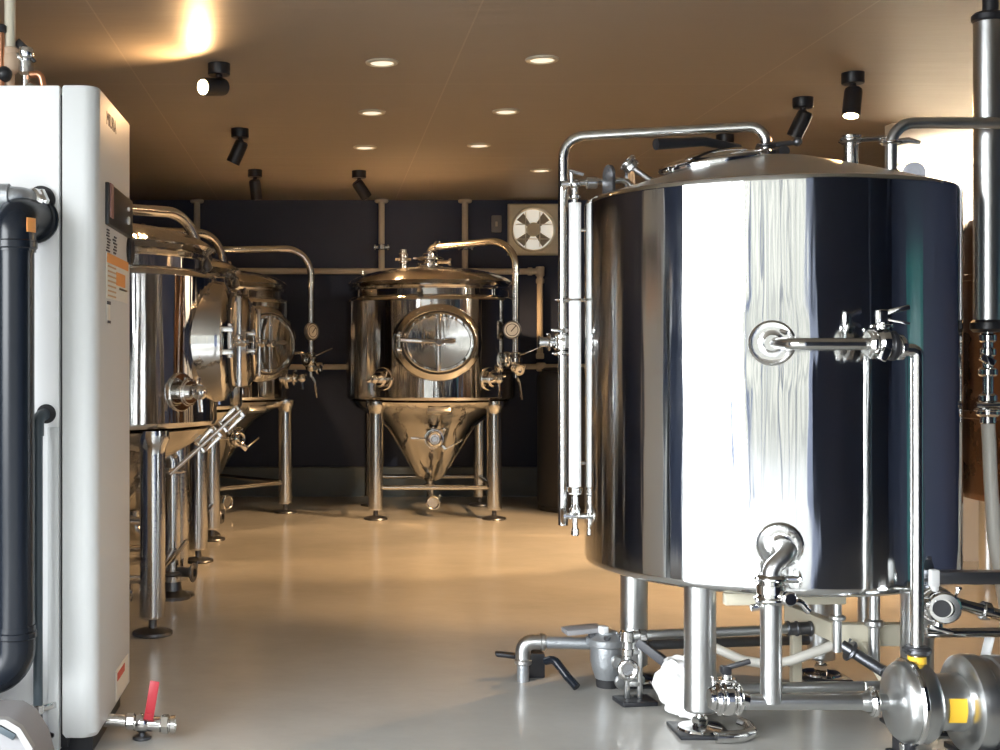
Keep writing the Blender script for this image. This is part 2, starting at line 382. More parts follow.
    av.cyl((ax, ay, 1.34), (ax + .02, ay - .08, 1.31), .03, seg=12); av.clamp((ax + .02, ay - .09, 1.31), (.2, -1, -.2), .03); av.tube([(ax, ay, 1.26), (ax + .03, ay - .02, 1.2), (ax + .05, ay - .03, 1.05)], [.02, .013, .010], 8)
    av.tube(fillet([(ax, ay, 1.44), (ax - .1, ay + .02, 1.47), (ax - .16, ay + .08, 1.46)], .04), .012, 8)
    t.part('arm_valve', av, CHROME, arm)
    t.part('valve_handle', MB().bar((ax + .03, ay - .03, 1.44), (ax + .2, ay - .08, 1.51), .018, .01, .003), STEEL, arm)
    # fittings on the dome
    zd = zt + .29
    pt = MB(); pt.cyl((0, 0, zd - .03), (0, 0, zd + .10), .078, .07, seg=24); pt.ring((0, 0, zd + .03), (0, 0, 1), .125, .06, .035); pt.clamp((0, 0, zd + .085), (0, 0, 1), .082, .04); pt.puck((0, 0, zd + .12), (0, 0, 1), .07, .04); pt.cyl((.06, -.1, zd + .05), (.17, -.14, zd + .05), .018, seg=8); pt.puck((.17, -.14, zd + .05), (1, -.3, 0), .035, .03)
    t.part('top_port', pt, CHROME, d)
    rv = MB(); zr = zt + .25; X = -.25; rv.tube(fillet([(X + .06, -.05, zr - .05), (X, -.05, zr + .03), (X, -.05, zr + .10)], .05), .034, 14); rv.puck((X, -.05, zr + .10), (0, 0, 1), .05, .03); rv.puck((X, -.05, zr + .155), (0, 0, 1), .044, .05); rv.cyl((X, -.05, zr + .10), (X, -.05, zr + .21), .034, seg=12)
    rv.cyl((X - .07, -.05, zr + .12), (X + .07, -.05, zr + .12), .013, seg=8)
    t.part('relief_valve', rv, STEEL, d)
    w = MB()
    for x, y in ((-.62, .02), (.55, .1)):
        w.cyl((x, y, zt + .12), (x, y, zt + .27), .012, seg=8); w.bar((x - .05, y, zt + .2), (x + .04, y, zt + .16), .014, .014)
    t.part('lid_bolt', w, STEEL, d)
    # shell ports
    for s_ in (-1, 1):
        an = math.asin(.46 / r) * s_; n = V((math.sin(an), -math.cos(an), 0)); c = n * r + V((0, 0, 1.235))
        b = MB(); b.puck(c + n * .005, n, .10, .02); b.cyl(c - n * .02, c + n * .09, .038, seg=16); b.clamp(c + n * .06, n, .045); b.sphere(c + n * .13, .04, 12, 8); b.cyl(c + n * .12 + V((-.07, 0, -.02)), c + n * .12 + V((.06, 0, .03)), .014, seg=8); b.cyl(c + n * .13, c + n * .14 + V((0, 0, -.1)), .014, seg=8)
        t.part('sample_valve', b, CHROME)
    # racking valve on the cone
    zr = .70; yc = -.345
    b = MB(); b.cyl((0, yc + .08, zr + .03), (0, yc - .1, zr), .05, seg=18); b.clamp((0, yc - .06, zr), (0, -1, 0), .055); b.puck((0, yc - .11, zr), (0, 1, 0), .075, .05); b.torus((0, yc - .135, zr), (0, 1, 0), .055, .012); b.puck((0, yc - .14, zr), (0, 1, 0), .03, .03)
    rk = t.part('racking_valve', b, CHROME)
    t.part('valve_handle', MB().bar((-.02, yc - .1, zr), (-.21, yc - .11, zr + .01), .014, .02, .004).bar((.03, yc - .1, zr - .04), (.10, yc - .12, zr - .10), .02, .05, .005).bar((.1, yc - .11, zr - .09), (.25, yc - .11, zr - .005), .02, .012, .003), STEEL, rk)
    # bottom outlet
    b = MB(); b.tube(fillet([(0, 0, .31), (0, 0, .12), (0, -.30, .12)], .08), .035, 16); b.clamp((0, 0, .25), (0, 0, 1), .04); b.clamp((0, -.24, .12), (0, -1, 0), .04); b.puck((0, -.30, .12), (0, 1, 0), .07, .03); b.torus((0, -.32, .12), (0, 1, 0), .055, .011)
    ot = t.part('bottom_outlet', b, STEEL)
    t.part('outlet_handle', MB().cyl((0, -.18, .14), (0, -.18, .23), .016, seg=10).bar((.02, -.18, .235), (-.21, -.18, .265), .03, .012, .003), STEEL, ot)
    # plate
    pl = MB(); n = V((0, -1, 0)); y = -(r - .115); pl.box((.02, y - .01, .99), (.2, .05, .11), (-.55, 0, 0), .008)
    pp = t.part('name_plate', pl, SATIN); t.part('plate_window', MB().box((.02, y - .045, 1.015), (.19, .012, .045), (-.55, 0, 0), .003), BLACK, pp)
    return t

TA = fermenter('nearest fermenter of the left row, rounded steel shell standing just behind the white boiler', (-1.40, 6.9, 0), PI / 2, .90, (.72, -.62), 2.27, .80)
TB = fermenter('middle fermenter of the left row, almost hidden behind the one nearest the boiler', (-1.40, 9.2, 0), PI / 2, .95, (.62, -.60), 2.37, .79)
TC = fermenter('farthest fermenter of the left row, turned so its oval door faces the aisle', (-1.10, 11.45, 0), PI / 4, .98, (.83, -.54), 2.42, .77)
TD = fermenter('lone conical fermenter facing the camera in front of the navy back wall', (.966, 11.5, 0), 0, 1.0, (.72, -.45), 2.45, .77)

# slotted bracket bars slung off the nearest fermenter's cone
b = Thing('slotted_bracket', 'slanted bright bar with two slotted ends beside the nearest left fermenter cone', 'bracket', W(203, 450, 6.35))
bb = MB(); p0, p1 = W(170, 474, 6.3), W(241, 410, 6.3)
bb.tube([p0, p1], .012, 10)
b.part('rod', bb, STEEL)
for t0, t1 in ((.42, .66), (.74, .98)):
    e = MB(); a0, a1 = p0.lerp(p1, t0), p0.lerp(p1, t1); d = (a1 - a0).normalized(); nrm = d.cross(V((0, 1, 0)))
    for s_ in (-1, 1): e.bar(a0 + nrm * .028 * s_, a1 + nrm * .028 * s_, .02, .012, .003, (0, 1, 0))
    e.bar(a0 - nrm * .034, a0 + nrm * .034, .02, .014, .003, (0, 1, 0)); e.bar(a1 - nrm * .034, a1 + nrm * .034, .02, .014, .003, (0, 1, 0))
    b.part('slotted_end', e, CHROME)

# drain risers between the left fermenters
def riser(label, u, v0, v1, z):
    base = W(u, v1, z); base.z = 0
    t = Thing('drain_riser', label, 'pipe', base, 0, 'drain risers beside the left fermenters')
    top = W(u, v0, z).z
    m = MB(); m.cyl(base + V((0, 0, .06)), base + V((0, 0, top)), .05, seg=20); t.part('tube', m, STEEL)
    m = MB(); m.lathe([(.11, 0), (.11, .02), (.06, .05), (.052, .1)], base); m.clamp(base + V((0, 0, .15)), (0, 0, 1), .055); m.cyl(base + V((0, -.0, .16)), base + V((.12, -.05, .16)), .03, seg=14); m.clamp(base + V((.13, -.055, .16)), (1, -.3, 0), .035); t.part('floor_valve', m, DARKST)
    m = MB(); m.bar(base + V((.0, -.06, .22)), base + V((.10, -.12, .36)), .03, .014, .004); t.part('valve_lever', m, SATIN)
    m = MB(); m.clamp(base + V((0, 0, top)), (0, 0, 1), .055); m.tube(fillet([base + V((0, 0, top)), base + V((0, 0, top + .09)), base + V((-.25, .02, top + .12))], .06), .045, 16); t.part('top_elbow', m, STEEL)
    return t
riser('steel drain riser with black floor valve behind the nearest fermenter leg', 172, 470, 588, 7.35)
riser('thinner-looking farther steel drain riser in the dark beside the second fermenter', 206, 450, 533, 9.95)

# ------------------------------------------------------------------ big kettle
KX, KY, KR = 1.83, 5.2, .735
K = Thing('brew_kettle', 'huge upright brushed steel brew kettle filling the right half of the room', 'brew kettle', (KX, KY, 0)); K.world = False
kz0, kz1 = .553, 2.07
K.part('shell', MB().lathe([(KR - .02, kz0), (KR - .006, kz0 + .006), (KR, kz0 + .02), (KR, kz0 + .03), (KR, kz1 - .022), (KR, kz1 - .012), (KR - .004, kz1 - .003), (KR - .012, kz1)], seg=160, caps=False), KSTEEL)
top = K.part('lid', MB().lathe([(KR - .012, kz1), (KR - .05, kz1 + .012), (.45, kz1 + .085), (.2, kz1 + .155), (.08, kz1 + .175), (.03, kz1 + .178)], seg=96), SATIN)
K.part('underside', MB().lathe([(KR - .02, kz0), (KR - .06, kz0 - .012), (.3, kz0 - .04), (.05, kz0 - .05)], seg=64), SATIN)
for x, y in ((-.42, -.50), (-.49, .22), (.36, .32), (.42, -.45)):
    lg = K.part('leg', MB().lathe([(.056, .082), (.059, .086), (.059, .094), (.059, kz0)], (x, y, 0), seg=32), SATIN)
    K.part('foot', MB().cyl((x, y, .02), (x, y, .09), .016, seg=14).puck((x, y, .045), (0, 0, 1), .03, .03, 6).lathe([(.085, .012), (.08, .022), (.03, .03)], (x, y, 0)), CHROME, lg)
    K.part('base_plate', MB().box((x, y, .007), (.2, .2, .014), None, .003), BLACK, lg)
K.part('stretcher', MB().cyl((-.37, -.5, .165), (.37, -.455, .165), .019, seg=14), SATIN)
K.part('stretcher', MB().cyl((-.44, .22, .165), (.31, .32, .165), .022, seg=14), DARKST)
# hatch on the lid
hc = V((-.21, .0, kz1 + .135)); hn = V((-.17, -.10, 1)).normalized()
hb = MB(); hb.lathe([(.205, -.07), (.205, .0), (.225, .006), (.228, .018), (.225, .03), (.208, .038), (.19, .036), (.17, .046), (.1, .064), (.02, .07)], hc, hn, 56)
hatch = K.part('hatch', hb, CHROME)
K.part('hatch_handle', MB().tube([hc + V((-.27, -.1, .075)), hc + V((-.05, -.02, .10)), hc + V((.12, .05, .085))], [.024, .02, .016], 12), BLACK, hatch)
hh = MB(); hh.bar(hc + V((.20, .0, .045)), hc + V((.30, .02, .05)), .06, .04, .008); hh.cyl(hc + V((.27, -.06, .055)), hc + V((.27, .08, .055)), .022, seg=12)
hh.bar(hc + V((.27, -.02, .04)), hc + V((.36, -.02, .02)), .02, .02, .004)
K.part('hatch_hinge', hh, DARKST, hatch)
def lug(x, y, ang):
    n = V((math.cos(ang), math.sin(ang), 0)); side = V((-n.y, n.x, 0)); m = MB(); lo = []
    prof = [(math.cos(a) * .045, .07 + math.sin(a) * .045) for a in [PI * k / 14 for k in range(15)]]; prof = [(.045, 0)] + prof + [(-.045, 0)]
    zb = kz1 + .005 + (KR - math.hypot(x, y)) * .28
    for s_ in (-.006, .006): lo.append([V((x, y, zb)) + side * px + V((0, 0, pz)) + n * s_ for px, pz in prof])
    m.loft(lo); m.torus(V((x, y, zb + .07)), n, .022, .008, 16, 6); return m
for x, y, an in ((-.645, 0.02, .25), (.62, -.0, 1.0), (-.5, .25, -.6)): K.part('lifting_lug', lug(x, y, an), DARKST, top)
# ports on the shell
def port(px, pv):
    an = math.atan2(-1, 0); s_ = None
    # solve the shell point seen at px: step along the view ray
    t_ = (px - 325) / 1250; d = V((t_, 1, 0)).normalized(); cc = V((KX, KY, 0)); bq = d.dot(cc); q = bq - math.sqrt(bq * bq - cc.length_squared + KR * KR)
    p = d * q; p.z = EYE + (360 - pv) / 1250 * p.y; n = V((p.x - KX, p.y - KY, 0)).normalized(); return p - V((KX, KY, 0)), n
p1, n1 = port(772, 343); p2, n2 = port(780, 545)
for p, n, nm in ((p1, n1, 'upper_port'), (p2, n2, 'lower_port')):
    m = MB(); m.lathe([(.082, -.01), (.082, .004), (.074, .010), (.066, .007), (.04, .006), (.03, .012), (.028, .05)], p, n, 40); 
    m.cyl(p + n * .012 + V((.03, 0, .045)), p + n * .03 + V((.05, 0, .035)), .008, seg=8)
    K.part(nm, m, KSTEEL if False else STEEL)
# nozzles on the lid
zl = kz1 + .06
m = MB(); nx = V((.315, -.10, kz1 + .075)); m.cyl(nx, nx + V((0, 0, .15)), .028, seg=20); m.clamp(nx + V((0, 0, .15)), (0, 0, 1), .03, .022); m.puck(nx + V((0, 0, .165)), (0, 0, 1), .04, .012); m.lathe([(.05, 0), (.03, .02)], nx); m.cyl(nx + V((.0, -.02, .15)), nx + V((.14, -.03, .155)), .011, seg=8); m.clamp(nx + V((.14, -.03, .15)), (0, 0, 1), .022, .02)
K.part('lid_nozzle', m, STEEL, top)
# small spray fitting left on the lid
m = MB(); a0 = W(648, 183, 5.15) - V((KX, KY, 0)); a1 = W(631, 166, 5.15) - V((KX, KY, 0)); m.cyl(a0 + V((.04, 0, -.01)), a1, .012, seg=10); m.puck(a1, (a1 - a0), .035, .03); m.torus(a1 + (a1 - a0).normalized() * .02, (a1 - a0), .03, .01); m.cyl(a0, a0 + V((.1, 0, -.02)), .008, seg=8)
K.part('spray_fitting', m, STEEL, top)
# cream rail bolted under the shell
m = MB(); m.box((-.11, -.52, .508), (.46, .035, .045), (0, 0, .05), .004); rail = K.part('frame_rail', m, CREAM)
m = MB(); m.cyl((.10, -.49, .30), (.10, -.49, .50), .016, seg=12); m.puck((.10, -.49, .43), (0, 0, 1), .03, .02); K.part('level_post', m, SATIN, rail)
m = MB(); m.cyl((.30, -.35, .20), (.30, -.35, .54), .022, seg=14); m.puck((.30, -.35, .38), (0, 0, 1), .035, .03)
K.part('bottom_drain', m, SATIN)
K.part('bottom_drain', MB().cyl((.46, .1, .2), (.46, .1, .54), .03, seg=14), SATIN)
K.world = True

# sight gauge hung on the kettle's left side
sg = Thing('level_gauge', 'tall white sight tube with small valves on the kettle left edge', 'level gauge', W(575, 515, 5.3))
ty, tx = 5.32, (575 - 325) / 1250 * 5.32
def gz(v, z=5.32): return EYE + (360 - v) / 1250 * z
sg.part('sight_tube', MB().cyl((tx, ty, gz(494)), (tx, ty, gz(203)), .026, seg=20), TUBEG)
m = MB(); m.cyl((tx + .06, ty, gz(492)), (tx + .06, ty, gz(205)), .008, seg=10)
for v in (300, 463, 230): m.cyl((tx, ty, gz(v)), (tx + .062, ty, gz(v)), .007, seg=8)
m.cyl((tx - .05, ty, gz(300)), (tx, ty, gz(300)), .009, seg=8); m.torus((tx, ty, gz(300)), (0, 0, 1), .03, .006)
sg.part('guard_rod', m, STEEL)
m = MB(); m.cyl((tx - .0, ty, gz(203)), (tx, ty, gz(186)), .013, seg=12); m.puck((tx, ty, gz(197)), (0, 0, 1), .024, .02); m.cyl((tx - .06, ty, gz(184)), (tx + .16, ty, gz(181)), .013, seg=12); m.cyl((tx - .02, ty - .02, gz(184)), (tx - .02, ty - .02, gz(172)), .008, seg=8); m.sphere((tx, ty, gz(184)), .024, 12, 8); m.bar((tx - .03, ty - .03, gz(172)), (tx + .03, ty - .03, gz(176)), .012, .012)
m.puck((tx + .07, ty, gz(183)), (1, 0, 0), .026, .05); m.tube(fillet([(tx + .15, ty, gz(181)), (tx + .22, ty, gz(180)), (tx + .25, ty, gz(190)), (tx + .26, ty, gz(200))], .05), .013, 10)
sg.part('upper_cock', m, STEEL)
m = MB(); m.lathe([(.012, 0), (.024, .015), (.024, .03), (.014, .045), (.014, .09), (.03, .10), (.034, .12), (.012, .135), (.012, .16)], (tx, ty, gz(516)), seg=16); m.cyl((tx - .05, ty, gz(516)), (tx + .1, ty, gz(516)), .014, seg=12); m.lathe([(.036, 0), (.036, .01), (.012, .014)], (tx - .055, ty, gz(516)), (1, 0, 0), 18); m.cyl((tx, ty, gz(516)), (tx, ty, gz(533)), .011, seg=12); m.puck((tx, ty, gz(532)), (0, 0, 1), .017, .03); m.puck((tx + .055, ty, gz(514)), (1, 0, 0), .03, .02)
m.cyl((tx + .08, ty, gz(516)), (tx + .13, ty + .0, gz(516)), .014, seg=12)
sg.part('lower_cock', m, CHROME)

# vent pipe looping from lid to the left side
vp = Thing('vent_pipe', 'bright steel loop pipe rising from the kettle lid and dropping down its left side', 'pipe', W(563, 520, 5.38))
lx = (563 - 325) / 1250 * 5.4; cxp = (766 - 325) / 1250 * 5.2
path = fillet([(cxp, 5.2, kz1 + .16), (cxp, 5.2, gz(126, 5.2)), (lx, 5.4, gz(137, 5.4)), (lx, 5.4, gz(525, 5.4))], .09, 9)
vp.part('tube', MB().tube(path, .0215, 16), STEEL)
m = MB(); m.clamp((cxp, 5.2, gz(146, 5.2)), (0, 0, 1), .026); m.cyl((cxp + .01, 5.19, gz(146, 5.2)), (cxp + .13, 5.17, gz(143, 5.2)), .011, seg=8); m.sphere((cxp + .12, 5.17, gz(143, 5.2)), .02, 10, 8); m.puck((cxp, 5.2, gz(153, 5.2)), (0, 0, 1), .034, .03)
vp.part('lid_clamp', m, DARKST)
m = MB(); c0 = V((lx, 5.4, gz(342, 5.4))); m.puck(c0, (0, 0, 1), .042, .07); m.sphere(c0, .046, 16, 10); m.clamp(c0 + V((0, 0, .05)), (0, 0, 1), .028); m.clamp(c0 - V((0, 0, .05)), (0, 0, 1), .028); m.cyl(c0, c0 + V((-.1, 0, 0)), .022, seg=14); m.clamp(c0 + V((-.06, 0, 0)), (1, 0, 0), .024); m.cyl(c0 + V((-.1, 0, 0)), c0 + V((-.105, 0, 0)), .028, seg=14)
vl = vp.part('three_way_valve', m, CHROME)
vp.part('valve_handle', MB().bar(c0 + V((-.06, -.04, .052)), c0 + V((.0, -.04, .045)), .016, .012, .003).cyl(c0 + V((0, 0, .03)), c0 + V((0, -.05, .048)), .012, seg=10), CHROME, vl)
vp.part('valve_knob', MB().cyl(c0 + V((.03, -.03, .045)), c0 + V((.06, -.04, .047)), .014, seg=10).cyl(c0 + V((.04, -.02, .0)), c0 + V((.062, -.03, .0)), .02, seg=10), BLACK, vl)
m = MB(); m.clamp((lx, 5.4, gz(300, 5.4)), (0, 0, 1), .02); vp.part('pipe_clip', m, STEEL)

# pipe crossing from the lid to the right
sp = Thing('steam_supply_pipe', 'dark steel pipe rising from the kettle lid and running off to the right edge', 'pipe', (2.235, 4.9, 2.10))
x0 = (891 - 325) / 1250 * 4.9
sp.part('tube', MB().tube(fillet([(x0, 4.9, kz1 + .05), (x0, 4.9, gz(123, 4.9)), (3.3, 4.9, gz(123, 4.9))], .09, 9), .0225, 18), SATIN)
m = MB(); m.clamp((x0, 4.9, gz(143, 4.9)), (0, 0, 1), .026); m.tube([(x0, 4.9, gz(143, 4.9)), (x0 + .06, 4.88, gz(141, 4.9)), (x0 + .1, 4.87, gz(144, 4.9))], [.014, .012, .007], 8); m.lathe([(.045, 0), (.024, .02)], (x0, 4.9, kz1 + .055)); sp.part('clamp', m, STEEL)

# ------------------------------------------------------------------ side return pipe with butterfly valve
zr = 4.34
rp = Thing('return_pipe', 'polished pipe with butterfly valve running from upper kettle port down to the pump', 'pipe', W(917, 666, zr))
ps = p1 + V((KX, KY, 0))
hv = gz(344, zr)
tub = MB(); tub.tube(fillet([ps + n1 * .02, V((ps.x + .02, zr, hv)), V(((868 - 325) / 1250 * zr, zr, hv))], .045, 7), .0215, 18)
rp.part('tube', tub, STEEL)
vx = (917 - 325) / 1250 * zr
m = MB().tube(fillet([((904 - 325) / 1250 * zr, zr, gz(350, zr)), (vx, zr, gz(350, zr)), (vx, zr, gz(668, zr))], .05, 8), .0225, 18); rp.part('down_tube', m, STEEL)
def ux(u): return (u - 325) / 1250 * zr
m = MB(); m.clamp((ux(871), zr, hv), (1, 0, 0), .033, .03); m.puck((ux(882), zr, hv), (1, 0, 0), .056, .045); m.cyl((ux(883), zr, hv), (ux(883), zr, hv + .075), .02, seg=14); m.puck((ux(882), zr, hv + .062), (0, 0, 1), .04, .012); m.clamp((ux(900), zr, hv - .012), (1, 0, 0), .028, .03); m.box((ux(878), zr - .05, hv - .035), (.03, .02, .05), (0, .5, 0), .005)
bv = rp.part('butterfly_valve', m, CHROME)
rp.part('valve_seat', MB().puck((ux(892), zr, hv - .006), (1, 0, 0), .052, .026), BLACK, bv)
m = MB(); m.box((ux(881.5), zr, hv + .095), (.035, .035, .05), None, .006); m.bar((ux(881), zr, hv + .105), (ux(907), zr - .02, hv + .128), .022, .018, .005); m.bar((ux(886), zr, hv + .085), (ux(907), zr - .02, hv + .07), .012, .008, .002); rp.part('valve_handle', m, CHROME, bv)
m = MB(); m.clamp((vx, zr, gz(650, zr)), (0, 0, 1), .03, .03); rp.part('bottom_clamp', m, DARKST)
rp.part('yellow_tape', MB().cyl((vx, zr, gz(672, zr)), (vx, zr, gz(656, zr)), .0305, seg=20), YELLOW)

# ------------------------------------------------------------------ pump
ph = EYE - 342 / 1250 * zr
pu = Thing('transfer_pump', 'steel centrifugal pump with round casing and cylindrical motor in the lower right corner', 'pump', (2.2, zr, 0))
xf, xb = ux(892), ux(930)
m = MB(); m.lathe([(.028, -.06), (.028, -.02), (.04, -.01), (.09, .0), (.125, .012), (.138, .03), (.14, xb - xf - .03), (.128, xb - xf - .01), (.10, xb - xf)], (xf, zr, ph), (1, 0, 0), 56)
pc = pu.part('pump_casing', m, SATIN)
m = MB(); m.ring((xf + .055, zr, ph), (1, 0, 0), .152, .13, .022); m.cyl((xf + .055, zr - .02, ph - .15), (xf + .055, zr - .02, ph - .19), .012, seg=8); m.box((xf + .055, zr, ph - .158), (.05, .03, .03), None, .005); pu.part('casing_clamp', m, CHROME, pc)
m = MB(); m.cyl((vx, zr, ph + .10), (vx, zr, gz(668, zr)), .028, seg=18); pu.part('discharge_stub', m, STEEL, pc)
m = MB(); m.cyl((xb, zr, ph), (xb + .10, zr, ph), .095, .10, seg=40); ad = pu.part('motor_adapter', m, SATIN)
m = MB()
for k in range(2): pass
m.loft([[V((xb + .02 + .06 * i, zr + .1025 * math.sin(a) * -1, ph + .1025 * math.cos(a))) for i in (0, 1)] + [V((xb + .02 + .06 * i, zr + .1 * math.sin(a) * -1, ph + .1 * math.cos(a))) for i in (1, 0)] for a in [1.2 + .12 * k for k in range(8)]])
pu.part('warning_label', m, YELLOW, ad)
mx0 = xb + .10
m = MB(); m.lathe([(.09, -.005), (.15, .0), (.166, .01), (.17, .03), (.17, .06), (.158, .07), (.158, .10), (.165, .108), (.165, .12), (.165, .41), (.165, .42), (.15, .46), (.08, .48)], (mx0, zr, ph - .005), (1, 0, 0), 64)
mo = pu.part('motor', m, SATIN)
m = MB(); m.loft([[V((mx0 + .14 + .1 * i, zr - .167 * math.sin(a), ph - .005 + .167 * math.cos(a))) for i in (0, 1)] + [V((mx0 + .14 + .1 * i, zr - .163 * math.sin(a), ph - .005 + .163 * math.cos(a))) for i in (1, 0)] for a in [.15 + .1 * k for k in range(6)]])
pu.part('motor_sticker', m, GREEN, mo)
m = MB(); m.box((mx0 + .22, zr, .028), (.42, .26, .024), None, .005); m.box((mx0 + .1, zr, .045), (.05, .22, .05), None, .006); m.box((mx0 + .34, zr, .045), (.05, .22, .05), None, .006); m.box((xf + .05, zr + .02, .05), (.03, .12, .07), None, .005)
for dx in (.05, .4):
    for dy in (-.1, .1): m.cyl((mx0 + dx, zr + dy, 0), (mx0 + dx, zr + dy, .02), .025, seg=14)
m.box((xf + .05, zr + .02, .012), (.06, .16, .024), None, .004)
pu.part('pump_base', m, BLACK)

# suction line
su = Thing('suction_pipe', 'low bright pipe with tee and butterfly valve leading from kettle bottom into the pump', 'pipe', (1.5, zr, 0))
qz = ph; m = MB(); m.cyl((ux(742), zr, qz), (ux(868), zr, qz), .027, seg=20); m.lathe([(.027, 0), (.033, .02), (.033, .04)], (ux(860), zr, qz), (1, 0, 0), 20); su.part('tube', m, SATIN)
m = MB(); m.clamp((ux(872.5), zr, qz), (1, 0, 0), .033, .028); su.part('pump_clamp', m, CHROME)
pl_ = p2 + V((KX, KY, 0)); tx2 = ux(771)
m = MB(); m.tube(fillet([pl_ + n2 * .02, V((pl_.x - .01, zr + .02, pl_.z)), V((tx2, zr, pl_.z - .06)), V((tx2, zr, qz))], .05, 6), .030, 20); m.cyl((tx2, zr, gz(604, zr)), (tx2, zr, qz), .036, seg=20); su.part('riser', m, SATIN)
m = MB()
for v in (578, 599): m.clamp((tx2, zr, gz(v, zr)), (0, 0, 1), .036, .026)
m.puck((tx2, zr, gz(589, zr)), (0, 0, 1), .05, .05); m.cyl((tx2, zr, gz(579, zr)), (tx2 + .10, zr - .01, gz(579, zr)), .013, seg=10); m.clamp((tx2 + .09, zr - .01, gz(579, zr)), (1, 0, 0), .02); m.tube(fillet([(tx2 + .02, zr - .03, gz(600, zr)), (tx2 + .09, zr - .03, gz(600, zr)), (tx2 + .12, zr - .03, gz(610, zr))], .03), .012, 10); m.puck((tx2 + .045, zr - .05, gz(596, zr)), (0, 1, 0), .025, .03); m.cyl((tx2 - .03, zr, gz(606, zr)), (tx2 - .07, zr, gz(608, zr)), .012, seg=8)
su.part('sample_tee', m, CHROME)
m = MB(); cv = V((ux(727), zr, qz + .012)); m.puck(cv, (1, 0, 0), .058, .04); m.clamp(cv + V((-.03, 0, 0)), (1, 0, 0), .036, .024); m.clamp(cv + V((.035, 0, 0)), (1, 0, 0), .036, .024); m.puck(cv + V((-.052, 0, 0)), (1, 0, 0), .038, .02); m.cyl(cv, cv + V((0, 0, .085)), .018, seg=14); m.puck(cv + V((0, 0, .066)), (0, 0, 1), .032, .012); m.cyl(cv + V((.04, 0, 0)), cv + V((.07, 0, -.008)), .03, seg=16)
sv = su.part('butterfly_valve', m, CHROME)
m = MB(); m.box(cv + V((-.005, 0, .10)), (.035, .035, .03), None, .006); m.bar(cv + V((-.01, 0, .105)), cv + V((.075, -.02, .135)), .024, .016, .005); su.part('valve_handle', m, BLACK, sv)

# ------------------------------------------------------------------ steam trap line at floor left of kettle
tz = 5.4
fl = Thing('floor_drain_pipe', 'grey galvanised pipe elbow dropping into a black floor sleeve left of the kettle', 'pipe', (W(523, 680, 5.47).x, 5.45, 0))
ex = (523 - 325) / 1250 * 5.45; eh = gz(642, 5.45)
m = MB(); m.tube(fillet([(ex, 5.45, .0), (ex, 5.45, eh), ((590 - 325) / 1250 * 5.45, 5.42, eh)], .06, 8), .026, 18); fl.part('tube', m, GREYST)
m = MB(); m.tube(fillet([(ex, 5.45, eh - .085), (ex, 5.45, eh), (ex + .085, 5.448, eh)], .055, 8), .033, 20); m.ring((ex + .085, 5.448, eh), (1, 0, 0), .038, .02, .024); m.ring((ex, 5.45, eh - .085), (0, 0, 1), .038, .02, .024); fl.part('elbow', m, SATIN)
sl = Thing('floor_sleeve', 'short black square sleeve standing on the floor behind the drain elbow', 'sleeve', (ex + .055, 5.53, 0))
sl.part('sleeve_body', MB().box((ex + .05, 5.54, .055), (.11, .09, .11), None, .008), BLACK)
sl.part('side_flap', MB().box((ex - .06, 5.53, .095), (.10, .05, .02), (0, .12, 0), .008), BLACK)
hz = MB(); hz.tube(fillet([(ex + .09, 5.40, .10), (ex + .12, 5.37, .115), (ex + .17, 5.32, .05), (ex + .2, 5.28, .018)], .04), .018, 12)
o = hz.build('drain_hose', BLACKP, None, (ex + .2, 5.28, 0)); o['label'] = 'short glossy dark hose sloping from black floor sleeve down to the wet floor'; o['category'] = 'hose'

st = Thing('steam_trap', 'grey cast steam trap with square top bolt between drain elbow and pipe stand', 'steam trap', (W(607, 655, 5.36).x, 5.36, 0))
sx, sy = (607 - 325) / 1250 * 5.36, 5.36
m = MB(); m.lathe([(.025, gz(680, sy)), (.05, gz(678, sy)), (.062, gz(670, sy)), (.07, gz(662, sy)), (.07, gz(646, sy)), (.088, gz(644, sy)), (.09, gz(638, sy)), (.08, gz(636, sy)), (.045, gz(633, sy)), (.04, gz(631, sy))], (sx, sy, 0), seg=36)
tb = st.part('trap_body', m, GREYST)
m = MB(); m.box((sx - .02, sy - .02, gz(629, sy)), (.034, .034, .034), (0, 0, .3), .004); 
st.part('top_plug', m, WHITE, tb)
for k in range(6): st.part('cover_bolt', MB().puck((sx + .074 * math.cos(k * PI / 3 + .3), sy + .074 * math.sin(k * PI / 3 + .3), gz(635, sy)), (0, 0, 1), .014, .02, 6), DARKST, tb)
m = MB(); m.tube(fillet([(sx + .02, sy - .06, gz(662, sy)), (sx + .02, sy - .10, gz(655, sy)), (sx + .055, sy - .10, gz(655, sy)), (sx + .055, sy - .11, gz(672, sy)), (sx + .10, sy - .2, gz(668, sy))], .02, 5), .016, 12); m.puck((sx + .035, sy - .12, gz(675, sy)), (0, 1, 0), .03, .03); m.puck((sx + .02, sy - .105, gz(656, sy)), (0, 1, 0), .026, .03)
st.part('outlet_loop', m, SATIN)
st.part('bracket_plate', MB().box((sx - .10, sy + .03, gz(631, sy)), (.16, .10, .022), (0, -.08, .1), .004), GREYPL)
m = MB(); m.cyl((sx, sy, 0), (sx, sy, gz(676, sy)), .045, .05, seg=20); st.part('trap_foot', m, RUBBER)

